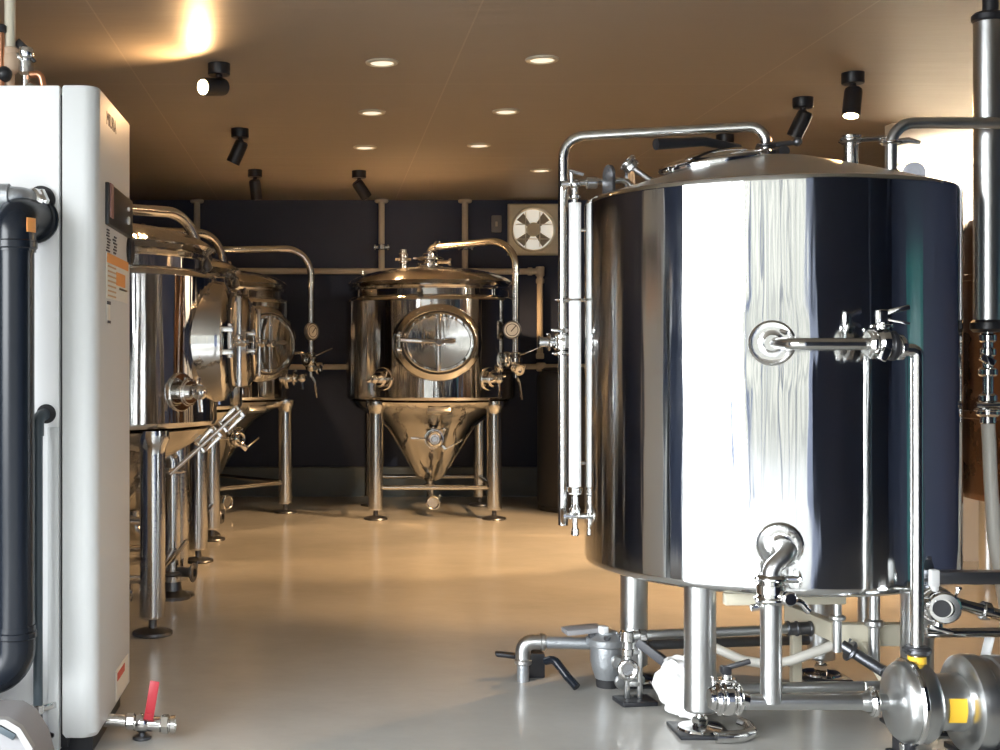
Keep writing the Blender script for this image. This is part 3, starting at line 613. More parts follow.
ps_ = Thing('pipe_stand', 'slotted upright pipe stand on a small black floor plate beside steam trap', 'pipe stand', (W(632, 703, 5.1).x, 5.1, 0))
qx = (630 - 325) / 1250 * 5.1; qe = gz(636, 5.1)
m = MB(); m.tube(fillet([(qx - .01, 5.1, gz(668, 5.1)), (qx - .01, 5.1, qe), ((790 - 325) / 1250 * 5.1, 5.1, gz(629, 5.1))], .035, 6), .02, 16); ps_.part('condensate_pipe', m, SATIN)
m = MB(); m.puck((qx - .01, 5.1, qe), (0, 0, 1), .03, .05); m.ring((qx + .05, 5.1, qe), (1, 0, 0), .028, .015, .03); m.puck((qx - .01, 5.08, gz(667, 5.1)), (0, 1, 0), .038, .05); m.torus((qx - .02, 5.05, gz(667, 5.1)), (0, 1, 0), .034, .01); m.ring((qx - .01, 5.1, gz(652, 5.1)), (0, 0, 1), .026, .015, .03); ps_.part('pipe_valve', m, STEEL)
m = MB()
for dx in (-.022, .03): m.bar((qx + dx + .01, 5.1, .02), (qx + dx + .012, 5.1, gz(641, 5.1)), .016, .02, .003)
for v in (652, 668, 684): m.box((qx + .015, 5.1, gz(v, 5.1)), (.05, .016, .02), None, .003)
ps_.part('slotted_post', m, SATIN)
ps_.part('foot_plate', MB().box((qx + .02, 5.1, .01), (.15, .12, .02), (0, 0, .15), .005), BLACK)
ps_.part('brace', MB().bar((qx + .03, 5.1, gz(641, 5.1)), (qx + .20, 5.02, .125), .035, .035, .003), DARKPT)
x_ = (799 - 325) / 1250 * 5.1
m = MB(); m.cyl((x_ - .045, 5.1, gz(629, 5.1)), (x_ + .045, 5.1, gz(628, 5.1)), .026, seg=18); m.cyl((x_ + .04, 5.1, gz(628, 5.1)), (x_ + .14, 5.1, gz(628, 5.1)), .018, seg=14)
for d_ in (-.045, -.01, .045): m.ring((x_ + d_, 5.1, gz(628.5, 5.1)), (1, 0, 0), .031, .02, .012)
ps_.part('coupling', m, DARKST)

# plastic-wrapped bundle behind the front leg
path = [W(692, 660, 4.92), W(684, 672, 4.92), W(679, 686, 4.92), W(684, 700, 4.9), W(692, 712, 4.86), W(698, 716, 4.86)]
cr = [(0, .03), (1, .085), (2, .10), (3, .075), (4, .05), (5, .03)]
pp_, rr_ = [], []
for k in range(41):
    f = k / 40 * 5; i = min(int(f), 4); g = f - i; g2 = g * g * (3 - 2 * g); pp_.append(path[i].lerp(path[i + 1], g)); rr_.append(cr[i][1] * (1 - g2) + cr[i + 1][1] * g2)
m = MB(); m.tube(pp_, rr_, 48)
for v in m.v:
    v += V((math.sin(v.z * 70 + v.x * 40), math.sin(v.x * 60 + v.z * 30), math.sin(v.y * 55 + v.x * 35))) * .009
    v += V((math.sin(v.y * 160 + v.z * 120), math.sin(v.z * 150 + v.x * 90), math.sin(v.x * 140))) * .0035
    v.z = max(v.z, .012)
o = m.build('wrapped_bundle', BAG, None, (W(684, 700, 4.9).x, 4.9, 0)); o['label'] = 'crumpled white plastic bundle tied behind the front kettle leg'; o['category'] = 'bundle'

# curved hose end by the front foot
p_ = [W(716, 737, 4.56), W(730, 737, 4.56), W(744, 737, 4.58), W(752, 731, 4.62), W(748, 725, 4.7), W(741, 724, 4.74)]
for q_ in p_: q_.z = .024
m = MB().tube(fillet(p_, .03, 4), .022, 14)
o = m.build('floor_hose', STEEL, None, (p_[0].x, p_[0].y, 0)); o['label'] = 'short hooked chrome pipe lying on floor beside the front kettle foot'; o['category'] = 'hose'

# milky hose sagging under the kettle
m = MB().tube([W(700, 640, 5.25), W(720, 650, 5.2), W(742, 660, 5.16), W(765, 664, 5.13), W(790, 661, 5.1), W(812, 653, 5.05), W(826, 648, 5.0), W(838, 643, 4.97)], .02, 14)
o = m.build('milky_hose', HOSE, None, W(765, 668, 5.13)); o['label'] = 'milky plastic hose sagging in a curve under the kettle between the legs'; o['category'] = 'hose'

# cream skid frame under the kettle's right
sk = Thing('cream_skid_frame', 'cream painted box-section frame under the right half of the kettle', 'frame', (2.05, 4.95, 0))
m = MB(); y_ = 4.92; x1 = (834 - 325) / 1250 * y_; x2 = 2.36
hh_ = gz(634, y_); m.box(((x1 + x2) / 2, y_, hh_), (x2 - x1, .06, .085), None, .005); m.bar((x1 + .03, y_, hh_), (x1 - .02, y_ + .42, hh_), .05, .075, .005); sk.part('rail', m, CREAM)
m = MB(); m.bar((x1 + .10, y_ - .02, hh_ - .03), ((898 - 325) / 1250 * 4.75, 4.75, .1), .03, .03, .003); sk.part('brace', m, CREAM)
m = MB(); m.tube([W(842, 645, 4.85), W(862, 658, 4.8), W(884, 672, 4.72)], .022, 14); m.clamp(W(850, 651, 4.83), (1, 0, -.6), .026); sk.part('dark_arm', m, DARKST)
m = MB(); m.box((2.33, y_ + .0, hh_ / 2), (.05, .05, hh_), None, .004); m.box((x1 - .0, y_ + .40, hh_ / 2), (.04, .04, hh_), None, .004); sk.part('post', m, CREAM)

# ------------------------------------------------------------------ right edge: hot column, valve cluster, hose
cy = 5.02; cx = (988 - 325) / 1250 * cy
co = Thing('steel_column_pipe', 'thick brushed steel standing pipe at the right edge of the room', 'pipe', (cx, cy, 0))
m = MB(); m.cyl((cx, cy, gz(320, cy)), (cx, cy, gz(22, cy)), .054, seg=40); co.part('tube', m, SATIN)
m = MB(); m.puck((cx, cy, gz(18, cy)), (0, 0, 1), .062, .04); m.cyl((cx + .01, cy, gz(15, cy)), (cx + .01, cy, HC), .03, seg=16); co.part('black_cap', m, BLACK)
co.part('black_collar', MB().puck((cx, cy, gz(326, cy)), (0, 0, 1), .066, .05), BLACK)
m = MB(); zt_ = gz(330, cy); m.cyl((cx, cy, gz(425, cy)), (cx, cy, zt_), .02, seg=14)
for v, r_ in ((338, .032), (352, .03), (372, .036), (398, .034), (412, .045), (420, .03)): m.puck((cx, cy, gz(v, cy)), (0, 0, 1), r_, .035)
m.clamp((cx, cy, gz(410, cy)), (0, 0, 1), .032); m.cyl((cx - .06, cy - .02, gz(405, cy)), (cx + .08, cy - .02, gz(405, cy)), .014, seg=10); m.box((cx - .02, cy - .035, gz(360, cy)), (.06, .02, .03), (0, .5, 0), .004); co.part('fitting_stack', m, CHROME)
m = MB(); m.tube([(cx, cy, gz(422, cy)), (cx + .005, cy, gz(445, cy)), (cx - .0, cy - .02, gz(480, cy)), (cx + .01, cy - .03, gz(540, cy)), (cx + .05, cy - .04, gz(605, cy)), (cx + .06, cy - .04, .02)], .026, 16); co.part('white_hose', m, HOSE)

vcx = Thing('valve_manifold', 'clamped steel valve cluster with open round port right of the kettle base', 'valve', W(935, 605, 4.42))
vz = 4.42; c0 = W(937, 605, vz)
m = MB(); m.ring(c0 - V((0, .05, 0)), (-.25, -1, 0), .056, .032, .03); m.clamp(c0, (-.25, -1, 0), .04, .03); m.cyl(c0 + V((-.01, -.06, 0)), c0 + V((.05, .12, 0)), .034, seg=20, caps=True); m.puck(c0 + V((.03, .08, 0)), (-.25, -1, 0), .055, .05); m.box(c0 + V((-.02, -.05, .01)), (.04, .02, .03), (0, .4, 0), .006); m.cyl(c0 + V((-.08, 0, .01)), c0, .026, seg=14)
vb = vcx.part('valve_body', m, CHROME); vcx.part('port_bore_shade', MB().cyl(c0 - V((.008, .045, 0)), c0 - V((.016, .068, 0)), .030, seg=20), BLACK, vb)  # black disc stands for the shade inside the open port
m = MB(); m.box(W(934, 578, vz), (.03, .03, .06), None, .005); m.cyl(W(934, 583, vz), c0, .014, seg=10); vcx.part('white_stem', m, WHITE, vb)
m = MB(); m.bar(c0 + V((-.04, -.02, -.07)), c0 + V((.04, -.03, -.09)), .03, .016, .004); m.cyl(c0, c0 + V((0, -.01, -.08)), .015, seg=10); vcx.part('valve_lever', m, CHROME, vb)
m = MB(); m.cyl(W(926, 633, vz + .03), W(1030, 632, vz + .03), .017, seg=14); m.tube([W(945, 600, vz + .1), W(970, 607, vz + .1), W(1030, 624, vz + .08)], .022, 14); m.ring(W(985, 611, vz + .1), (1, 0, -.25), .034, .02, .03); vcx.part('manifold_tube', m, STEEL)
m = MB(); m.box(W(970, 577, 4.56), (.26, .06, .045), None, .004); m.box(W(1000, 577, 4.56) + V((0.06, 0, -.25)), (.05, .05, .55), None, .004); m.box(W(1000, 577, 4.56) + V((.06, 0, -.55)), (.12, .12, .02)); vcx.part('support_beam', m, DARKST)
m = MB(); m.bar(W(991, 632, 4.5), W(984, 662, 4.5), .01, .05, .002, (0, 1, 0)); vcx.part('white_strap', m, WHITE)

# amber tank behind the kettle
ez = 7.55; ecx = 4.56; er = .66
E_ = Thing('copper_tone_tank', 'brown copper-toned tank glimpsed between the kettle and the right column pipe', 'tank', (ecx, ez, 0)); E_.world = False
E_.part('shell', MB().lathe([(er - .05, .55), (er - .01, .56), (er, .59), (er, .6), (er, 2.19), (er, 2.2), (er - .03, 2.25), (.4, 2.33), (.05, 2.36)], seg=72), CSTEEL)
E_.part('girth_band', MB().ring((0, 0, 1.07), (0, 0, 1), er + .012, er - .01, .05, 72).ring((0, 0, 1.9), (0, 0, 1), er + .012, er - .01, .04, 72), CSTEEL)
for a in (.8, 2.4, 3.95, 5.5):
    lg = E_.part('leg', MB().cyl((.5 * math.cos(a), .5 * math.sin(a), .05), (.5 * math.cos(a), .5 * math.sin(a), .57), .06, seg=20), SATIN); E_.part('foot', MB().lathe([(.1, 0), (.1, .02), (.03, .035), (.03, .06)], (.5 * math.cos(a), .5 * math.sin(a), 0)), DARKST, lg)
m = MB()
for hz_ in (2.0, 1.72):
    c = V((-er * .93, -er * .36, hz_)); m.cyl(c, c + V((-.08, -.03, 0)), .05, seg=16); m.clamp(c + V((-.06, -.025, 0)), (-.93, -.36, 0), .045); m.sphere(c + V((-.06, -.05, .05)), .04)
E_.part('side_fitting', m, BRASS)

# ------------------------------------------------------------------ back wall fixtures
wz = 12.82
up = Thing('wall_water_pipe', 'upper beige pipe run along the navy back wall with drops to the ceiling', 'pipe', W(400, 271, wz))
m = MB(); m.cyl(W(205, 271, wz), W(540, 271.5, wz), .032, seg=14); m.cyl(W(540, 271, wz), W(540, 356, wz), .032, seg=14); up.part('run', m, CREAMPIPE)
m = MB(); m.puck(W(540, 271.5, wz), (0, 0, 1), .045, .1); m.ring(W(530, 271.5, wz), (1, 0, 0), .042, .02, .05); m.ring(W(540, 281, wz), (0, 0, 1), .042, .02, .05); up.part('elbow', m, CREAMPIPE)
up.part('end_cap', MB().puck(W(540, 356, wz), (0, 0, 1), .042, .06), CREAMPIPE)
for u in (197, 381.5, 465):
    m = MB(); m.cyl((W(u, 271, wz).x, wz, HC), W(u, 271, wz), .032, seg=14); m.puck((W(u, 271, wz).x, wz, HC - .02), (0, 0, 1), .07, .035); dr = up.part('ceiling_drop', m, CREAMPIPE)
    m = MB(); c = W(u, 247.5, wz) + V((0, -.02, 0)); m.cyl(c - V((.075, 0, 0)), c + V((.075, 0, 0)), .016, seg=10); m.puck(c - V((.07, 0, 0)), (1, 0, 0), .034, .02); m.puck(c + V((.07, 0, 0)), (1, 0, 0), .034, .02); m.puck(c, (0, 0, 1), .045, .06); up.part('pipe_bracket', m, CHROME, dr)
lo = Thing('wall_return_pipe', 'lower grey pipe run along the navy wall at half height', 'pipe', W(420, 367, wz))
m = MB(); m.cyl(W(270, 367, wz), W(620, 366.5, wz), .028, seg=14); lo.part('run', m, CREAMPIPE)
for u in (318, 541): lo.part('coupling', MB().ring(W(u, 367, wz), (1, 0, 0), .045, .02, .09), CREAMPIPE)

fz = YB - .01
fn = Thing('exhaust_fan', 'square beige exhaust fan with round bright opening high on the back wall', 'exhaust fan', W(533.5, 230, fz))
fc = W(533.5, 229.5, fz - .05); s_ = .262
m = MB(); lo_ = []
n_ = 48
def sqr(k, a):
    t_ = 2 * PI * k / n_ + PI / 4; c_, q_ = math.cos(t_), math.sin(t_); mx_ = max(abs(c_), abs(q_)); return (a * c_ / mx_, a * q_ / mx_)
def loopc(r_, y): return [fc + V((r_ * math.cos(2 * PI * k / n_ + PI / 4), y, r_ * math.sin(2 * PI * k / n_ + PI / 4))) for k in range(n_)]
def loops(a, y): return [fc + V((sqr(k, a)[0], y, sqr(k, a)[1])) for k in range(n_)]
m.loft([loops(s_, .055), loops(s_, -.02), loops(s_ - .012, -.035), loopc(.236, -.035), loopc(.230, -.055), loopc(.216, -.055), loopc(.210, -.02), loopc(.210, .05)], False)
fn.part('fan_frame', m, FANB)
m = MB(); m.puck(fc + V((0, .045, 0)), (0, 1, 0), .212, .01); fn.part('shutter_backing', m, mat('daylight_glow_backing', (.8, .78, .7), .5, emit=(1, .95, .84), estr=.3))  # backing glows by itself in place of daylight behind the louvres
for k in range(4):
    a = k * PI / 2 + PI / 4; m = MB(); lo_ = []
    for i in range(6):
        r_ = .05 + .142 * i / 5; w_ = .035 + .05 * i / 5; lo_.append((r_, w_))
    top_ = []; R_ = Matrix.Rotation(a, 3, 'Y')
    vs = []
    for r_, w_ in lo_:
        for sgn in (-1, 1): vs.append(fc + R_ @ V((sgn * w_ * .62, .015 + sgn * .02, r_)))
    vs2 = [v + V((0, .004, 0)) for v in vs]; n2_ = len(vs); fs = []
    for i in range(5):
        fs += [[2 * i, 2 * i + 1, 2 * i + 3, 2 * i + 2], [n2_ + 2 * i, n2_ + 2 * i + 2, n2_ + 2 * i + 3, n2_ + 2 * i + 1]]
        fs += [[2 * i, 2 * i + 2, n2_ + 2 * i + 2, n2_ + 2 * i], [2 * i + 1, n2_ + 2 * i + 1, n2_ + 2 * i + 3, 2 * i + 3]]
    fs += [[0, n2_, n2_ + 1, 1], [n2_ - 2, n2_ - 1, 2 * n2_ - 1, 2 * n2_ - 2]]
    m.add(vs, fs) if False else m.add(vs + vs2, fs); fn.part('blade', m, FANBL)
m = MB(); m.puck(fc + V((0, 0, 0)), (0, 1, 0), .072, .07); fn.part('hub', m, FANB)
m = MB()
for dx in (-.085, .06): m.bar(fc + V((dx, -.03, -.19 if dx < 0 else -.18)), fc + V((dx, -.03, .18)), .008, .01)
m.bar(fc + V((-.18, -.03, -.10)), fc + V((.17, -.03, -.10)), .008, .01); m.bar(fc + V((-.185, -.03, .05)), fc + V((.185, -.03, .05)), .008, .01)
fn.part('guard', m, FANM)
sw = Thing('switch_box', 'small grey pull-switch box on the wall left of the exhaust fan', 'switch', W(496.5, 224, fz))
sw.part('cover', MB().box(W(496.5, 224, YB - .03), (.10, .06, .175), None, .01), GREYPL)
sw.part('toggle', MB().box(W(496.5, 224, YB - .065), (.022, .02, .05), None, .005), CREAMPIPE)

# dark drum by the back wall behind the kettle
dz = 11.7; dcx = (575 - 325) / 1250 * dz
dd = Thing('dark_drum', 'tall black drum in shadow on the floor behind the kettle sight tube', 'drum', (dcx, dz, 0)); dd.world = False
dd.part('body', MB().lathe([(.32, .03), (.34, .05), (.35, .10), (.35, 1.24), (.33, 1.28), (.30, 1.30)], seg=48), mat('black_drum_paint', (.02, .021, .027), .5))
dd.part('lid', MB().lathe([(.30, 1.29), (.31, 1.31), (.28, 1.33), (.04, 1.335)], seg=48), BLACK)
dd.part('base_ring', MB().ring((0, 0, .025), (0, 0, 1), .34, .26, .05, 40), RUBBER)

# ------------------------------------------------------------------ ceiling lamps
def downlight(i, u, v, label):
    z = (HC - EYE) * 1250 / (360 - v); p = W(u, v, z); p.z = HC
    t = Thing('downlight', label, 'ceiling light', p, 0, 'recessed downlights')
    t.part('trim_ring', MB().lathe([(.066, -.004), (.068, -.012), (.088, -.010), (.092, -.002), (.092, .004), (.066, .004), (.066, -.004)], p, (0, 0, 1), 32, False), CREAM)
    t.part('diffuser', MB().puck(p + V((0, 0, -.003)), (0, 0, 1), .066, .006), DOWNL)
for i, (u, v, l) in enumerate(((382, 62, 'largest downlight of the left ceiling row, nearest the viewer'), (372, 112, 'second downlight of the left ceiling row'), (365, 147, 'farthest and smallest downlight of the left ceiling row'),
        (542, 59, 'largest downlight of the right ceiling row, nearest the viewer'), (506, 111, 'second downlight of the right ceiling row'), (479, 145, 'third downlight of the right ceiling row'), (541, 170, 'downlight set apart near the back wall, above the exhaust fan'))):
    downlight(i, u, v, l)

def track_spot(u, v, direction, label, watt, cone, blend, lens, rec=.05, col=(1, .58, .26)):
    z = (HC - EYE) * 1250 / (360 - v); p = W(u, v, z); p.z = HC
    t = Thing('spotlight', label, 'spotlight', p, 0, 'black adjustable ceiling spotlights')
    t.part('mount', MB().lathe([(.06, -.062), (.063, -.056), (.063, -.0)], p, (0, 0, 1), 28), BLACK)
    d = V(direction).normalized(); j = p + V((0, 0, -.10))
    t.part('joint', MB().cyl(p + V((0, 0, -.05)), j, .018, seg=12).sphere(j, .03, 14, 8), BLACK)
    side = d.cross(V((0, 0, 1))).normalized(); back = j - d * .045 + V((0, 0, -.028)) + side * .0; front = back + d * .17
    h = t.part('lamp_head', MB().lathe([(.001, .0), (.036, .0), (.047, .01), (.05, .03), (.05, .17), (.045, .17), (.042, .17 - rec - .006), (.001, .17 - rec - .006)], back, d, 28, False), BLACK)
    t.part('lens', MB().puck(front - d * (rec - .001), d, .041, .006), lens, h)
    L = bpy.data.lights.new('spot_beam', 'SPOT'); L.energy = watt; L.color = col; L.spot_size = math.radians(cone); L.spot_blend = blend; L.shadow_soft_size = .035
    lo = bpy.data.objects.new('spot_beam', L); C.objects.link(lo); lo.parent = t.o; lo.location = front + d * .02 - p; lo.rotation_euler = d.to_track_quat('-Z', 'Y').to_euler()
track_spot(219, 64, (-.62, -.72, -.16), 'lit spotlight shining toward the viewer, nearest of the left ceiling spots', 34, 172, .9, LAMPON, .0)
track_spot(240, 129, (-.42, .1, -.9), 'second left ceiling spotlight, tilted down toward the fermenter row', 60, 80, .6, LAMPDN)
track_spot(255, 170, (.10, .25, -.95), 'farthest left ceiling spotlight near the back wall, above the left fermenters', 70, 80, .5, LAMPDN)
track_spot(359, 171, (.55, .30, -.78), 'ceiling spotlight hanging over the lone fermenter near the back wall', 240, 84, .4, LAMPDN)
track_spot(725, 135, (-2.2, .75, -2.9), 'spotlight half hidden behind the kettle hatch and vent pipe', 330, 66, .3, LAMPDN)
track_spot(803, 98, (-.36, .22, -.90), 'unlit-looking spotlight above the kettle, left one of that pair', 320, 84, .35, LAMPDN)
track_spot(853, 73, (-.16, -.15, -.96), 'spotlight above the kettle with glowing lens, right one of that pair', 170, 165, .9, LAMPON, .0)
track_spot(1050, 95, (.0, .55, -.6), 'added unseen spotlight washing the white partition wall, beyond the right edge of the photograph', 200, 130, .5, LAMPON, .0, (1, .86, .66))  # extra lamp, out of view, added to brighten the partition

# ------------------------------------------------------------------ boiler
BY0, BY1, BX = 4.4, 5.13, -.80
bo = Thing('boiler', 'tall white cabinet boiler with silver front cover at the left edge', 'boiler', (-1.25, 4.8, 0))
xs = (59.2 - 325) / 1250 * BY0; xsg = (62.3 - 325) / 1250 * BY0
topz = gz(85, BY0)
m = MB(); m.box(((-1.9 + xs) / 2, (BY0 + BY1) / 2, topz / 2 + .01), (xs + 1.9, BY1 - BY0 - .004, topz - .02), None, .006); body = bo.part('body', m, WHITE)
bo.part('corner_strip', MB().box(((48 - 325) / 1250 * BY0 + .02, BY0 - .002, topz * .25), (.04, .012, topz * .5 - .04), None, .002), PALE, body)
# cover: rounded prism in plan
def rrect(x0, x1, y0, y1, r_, n=8):
    pts = []
    for (cx_, cy_, a0, rr) in ((x1 - r_, y0 + r_, -PI / 2, r_), (x1 - r_ * .3, y1 - r_ * .3, 0, r_ * .3), (x0 + .004, y1 - .004, PI / 2, .004), (x0 + .004, y0 + .004, PI, .004)):
        for k in range(n + 1): a = a0 + PI / 2 * k / n; pts.append((cx_ + rr * math.cos(a), cy_ + rr * math.sin(a)))
    return pts
R1 = rrect(xsg, BX, BY0 - .004, BY1, .055)
cxm, cym = (xsg + BX) / 2, (BY0 + BY1) / 2
def lp(s_in, z): return [V((x + (s_in if x < cxm else -s_in), y + (s_in if y < cym else -s_in), z)) for x, y in R1]
m = MB(); m.loft([lp(.03, .062), lp(.01, .068), lp(0, .085), lp(0, topz - .008), lp(.004, topz - .001), lp(.008, topz)])
cv_ = bo.part('front_cover', m, PALE)
m = MB(); m.box(((xs + xsg) / 2, BY1 * .5 + BY0 * .5, topz / 2), (.04, BY1 - BY0 - .05, topz - .06)); m.box((BX - .09, cym, .03), (.12, .6, .06)); bo.part('dark_gap', m, BLACK)
# things on the aisle face
RX = Matrix(((0, 0, 1), (1, 0, 0), (0, 1, 0)))   # text lying on the +x face, reading along +y
pxx = BX + .004
m = MB(); m.box((pxx, 4.83, 1.972), (.022, .56, .155), None, .006); cp = bo.part('control_panel', m, BLACK, cv_)
m = MB(); m.box((pxx + .012, 4.595, 1.985), (.006, .06, .125), None, .002); bo.part('panel_strip', m, mat('panel_label_print', (.30, .16, .15), .5), cv_)
m = MB(); m.puck((pxx + .014, 4.98, 1.955), (1, 0, 0), .016, .01); m.puck((pxx + .014, 4.98, 2.0), (1, 0, 0), .008, .01); bo.part('panel_button', m, WHITE, cv_)
m = MB(); m.box((pxx - .001, 4.80, 1.71), (.004, .48, .165)); lb = bo.part('warning_label', m, PAPER, cv_)
m = MB(); m.box((pxx + .002, 4.80, 1.775), (.003, .48, .035)); m.box((pxx + .002, 4.86, 1.71), (.003, .2, .05)); 
bo.part('label_print', m, ORANGE, cv_)
m = MB()
for k in range(7): m.box((pxx + .002, 4.66 + .0 * k, 1.745 - k * .018), (.0032, .17, .006))
for k in range(5): m.box((pxx + .002, 4.92, 1.675 - k * .0), (.0032, .18, .006))
bo.part('label_lines', m, mat('label_tan_print', (.62, .42, .24), .6), cv_)
m = MB()
for k in range(9): m.box((pxx - .001, 4.60 + random.uniform(-.012, .012), 1.878 - k * .011), (.003, .075 * random.uniform(.6, 1), .005))
for k in range(6): m.box((pxx - .001, 4.74 + random.uniform(-.02, .02), 1.865 - k * .012), (.003, .08 * random.uniform(.5, 1), .006))
bo.part('printed_notes', m, INK, cv_)
m = MB(); m.box((pxx - .001, 4.60, 1.575), (.004, .06, .085)); bo.part('narrow_tag', m, PAPER, cv_)
m = MB(); m.box((pxx + .001, 4.60, 1.61), (.004, .06, .012)); m.box((pxx + .001, 4.60, 1.54), (.004, .06, .010)); bo.part('tag_print', m, INK, cv_)
m = MB(); m.box((pxx - .001, 4.91, .155), (.004, .29, .115)); bo.part('lower_label', m, PAPER, cv_)
m = MB(); m.box((pxx + .001, 4.87, .185), (.0035, .17, .03)); bo.part('lower_label_print', m, REDINK, cv_)
m = MB(); m.lathe([(.055, 0), (.058, .012), (.052, .02), (.03, .012)], (BX - .002, 5.09, 1.845), (1, 0, 0), 28); bo.part('round_port', m, BLACK, cv_)
text('MIURA', .07, (BX + .003, 4.56, 2.262), RX, INK, cv_, bo.loc)
m = MB()
for u, v in ((30, 740), (52, 735)): m.puck(W(u, v, BY0 - .004), (0, 1, 0), .012, .008, 6)
bo.part('panel_bolt', m, SATIN, body)

# pipes on the boiler's flank
bx_ = (13 - 325) / 1250 * 4.2; by_ = 4.22
dp = Thing('black_drain_pipe', 'thick black plastic pipe running down the white boiler flank', 'pipe', (bx_, by_, 0))
def bz(v): return gz(v, by_)
m = MB(); m.cyl((bx_, by_, bz(632)), (bx_, by_, bz(250)), .066, seg=36); dp.part('tube', m, BLACKP)
m = MB(); m.tube(fillet([(bx_, by_, bz(252)), (bx_, by_, bz(218)), (bx_ + .03, BY0 - .01, bz(212))], .10, 8), .072, 28); m.ring((bx_, by_, bz(245)), (0, 0, 1), .077, .06, .03); m.puck((bx_ + .03, BY0 - .02, bz(214)), (0, 1, 0), .085, .03); dp.part('upper_elbow', m, BLACKP)
m = MB(); m.tube(fillet([(bx_, by_, bz(625)), (bx_, by_, bz(668)), (bx_ - .28, by_, bz(690))], .13, 8), .070, 28); m.ring((bx_, by_, bz(634)), (0, 0, 1), .075, .06, .025); m.cyl((bx_ - .28, by_, bz(690)), (bx_ - .6, by_, bz(700)), .066, seg=28); dp.part('lower_elbow', m, BLACKP)
m = MB(); m.loft([[V((bx_ + rr * math.cos(a), by_ + rr * math.sin(a), h_)) for a in [-.75 + .1 * k for k in range(7)]] + [V((bx_ + (rr - .004) * math.cos(a), by_ + (rr - .004) * math.sin(a), h_)) for a in [-.15 - .1 * k for k in range(7)]] for rr, h_ in ((.0755, bz(233)), (.0755, bz(219)))])
dp.part('orange_sticker', m, ORANGE)
gp = Thing('water_feed_elbow', 'grey metal feed pipe bending into the white boiler flank above black pipe', 'pipe', W(30, 198, 4.36))
m = MB(); m.tube(fillet([W(-20, 196, 4.26), W(20, 196, 4.26), W(40, 202, 4.40)], .05, 7), .033, 20); m.ring(W(3, 196, 4.26), (1, 0, 0), .042, .03, .05); gp.part('tube', m, GREYST)
m = MB(); m.puck(W(38, 201, 4.37), (.5, 1, 0), .046, .03, 6); m.puck(W(33, 199.5, 4.33), (.6, 1, 0), .04, .03); gp.part('nut', m, STEEL)
m = MB(); m.puck(W(41, 200, 4.393), (0, 1, 0), .05, .012); gp.part('grommet', m, RUBBER)
tp = Thing('thin_grey_pipe', 'thin slate-grey pipe with elbow running down the boiler corner to the floor', 'pipe', (W(38, 420, 4.34).x, 4.34, 0))
hx = W(38, 420, 4.34).x
m = MB(); m.tube(fillet([(hx, 4.34, .0), (hx, 4.34, gz(417, 4.34)), (hx + .012, BY0, gz(415, 4.34))], .03, 6), .0165, 16); tp.part('tube', m, SLATE)
m = MB(); m.tube(fillet([(hx, 4.34, gz(436, 4.34)), (hx, 4.34, gz(417, 4.34)), (hx + .012, BY0 - .01, gz(415, 4.34))], .03, 6), .021, 16); tp.part('elbow', m, SLATE)
m = MB(); m.puck((hx + .016, BY0 - .004, gz(414, 4.38)), (0, 1, 0), .034, .01); tp.part('grommet', m, RUBBER)
m = MB(); m.ring((hx, 4.34, gz(709, 4.34)), (0, 0, 1), .022, .015, .03); m.bar((hx, 4.34, gz(709, 4.34)), (hx + .05, BY0 - .005, gz(709, 4.34)), .012, .022, .003); tp.part('pipe_clip', m, STEEL)

# blow-down valve at the foot of the boiler
vy = 4.62; vh = gz(723, vy)
bd = Thing('blowdown_valve', 'ball valve with upright red lever sticking out from the boiler foot', 'valve', W(150, 723, vy))
def vx_(u): return (u - 325) / 1250 * vy
m = MB(); m.cyl((BX - .02, vy, vh + .012), (vx_(132), vy, vh + .004), .024, seg=18); m.lathe([(.026, 0), (.033, .006), (.033, .03), (.026, .036)], (vx_(126), vy, vh + .004), (1, 0, 0), 8); m.sphere((vx_(142), vy, vh), .036, 18, 10); m.cyl((vx_(132), vy, vh), (vx_(172), vy, vh - .006), .028, seg=18); m.lathe([(.03, 0), (.036, .006), (.036, .03), (.03, .034)], (vx_(160), vy, vh - .004), (1, 0, 0), 6); m.lathe([(.03, 0), (.034, .004), (.034, .02), (.024, .02), (.022, .004)], (vx_(170), vy, vh - .006), (1, 0, 0), 20); m.cyl((vx_(150), vy, vh), (vx_(150), vy, vh + .05), .012, seg=10)
bd.part('valve_body', m, STEEL)
bd.part('red_lever', MB().bar((vx_(150), vy - .03, vh + .045), (vx_(150) , vy - .03, vh + .04), .02, .02).bar((vx_(149.5), vy - .03, vh + .02), (vx_(156), vy - .03, gz(679, vy)), .035, .008, .003, (0, 1, 0)), RED)
m = MB(); m.cyl((vx_(142), vy, 0), (vx_(142), vy, vh - .02), .012, seg=10); m.puck((vx_(142), vy, .006), (0, 0, 1), .035, .012); bd.part('valve_prop', m, DARKST)

# stack on top of the boiler
wp = Thing('white_steam_pipe', 'pale lagged pipe rising from the boiler top out of frame', 'pipe', W(11, 85, 4.62))
pz = 4.62; px_ = (10 - 325) / 1250 * pz
m = MB(); m.cyl((px_, pz, gz(52, pz)), (px_, pz, HC), .020, seg=18); wp.part('tube', m, CREAM)
m = MB(); m.sphere((px_ + .004, pz, gz(62, pz)), (.034, .034, .05), 18, 12); m.cyl((px_, pz, topz), (px_, pz, gz(64, pz)), .018, seg=14); m.ring((px_, pz, gz(52, pz)), (0, 0, 1), .028, .015, .03); wp.part('pipe_end', m, mat('tan_insulation', (.55, .40, .28), .6))
cpx = Thing('copper_tube', 'thin copper tube at the far left on the boiler top', 'pipe', W(2, 85, 4.6))
m = MB(); m.cyl((W(1, 85, 4.6).x, 4.6, topz), (W(1, 30, 4.6).x, 4.6, gz(30, 4.6)), .013, seg=12); cpx.part('tube', m, COPPER)
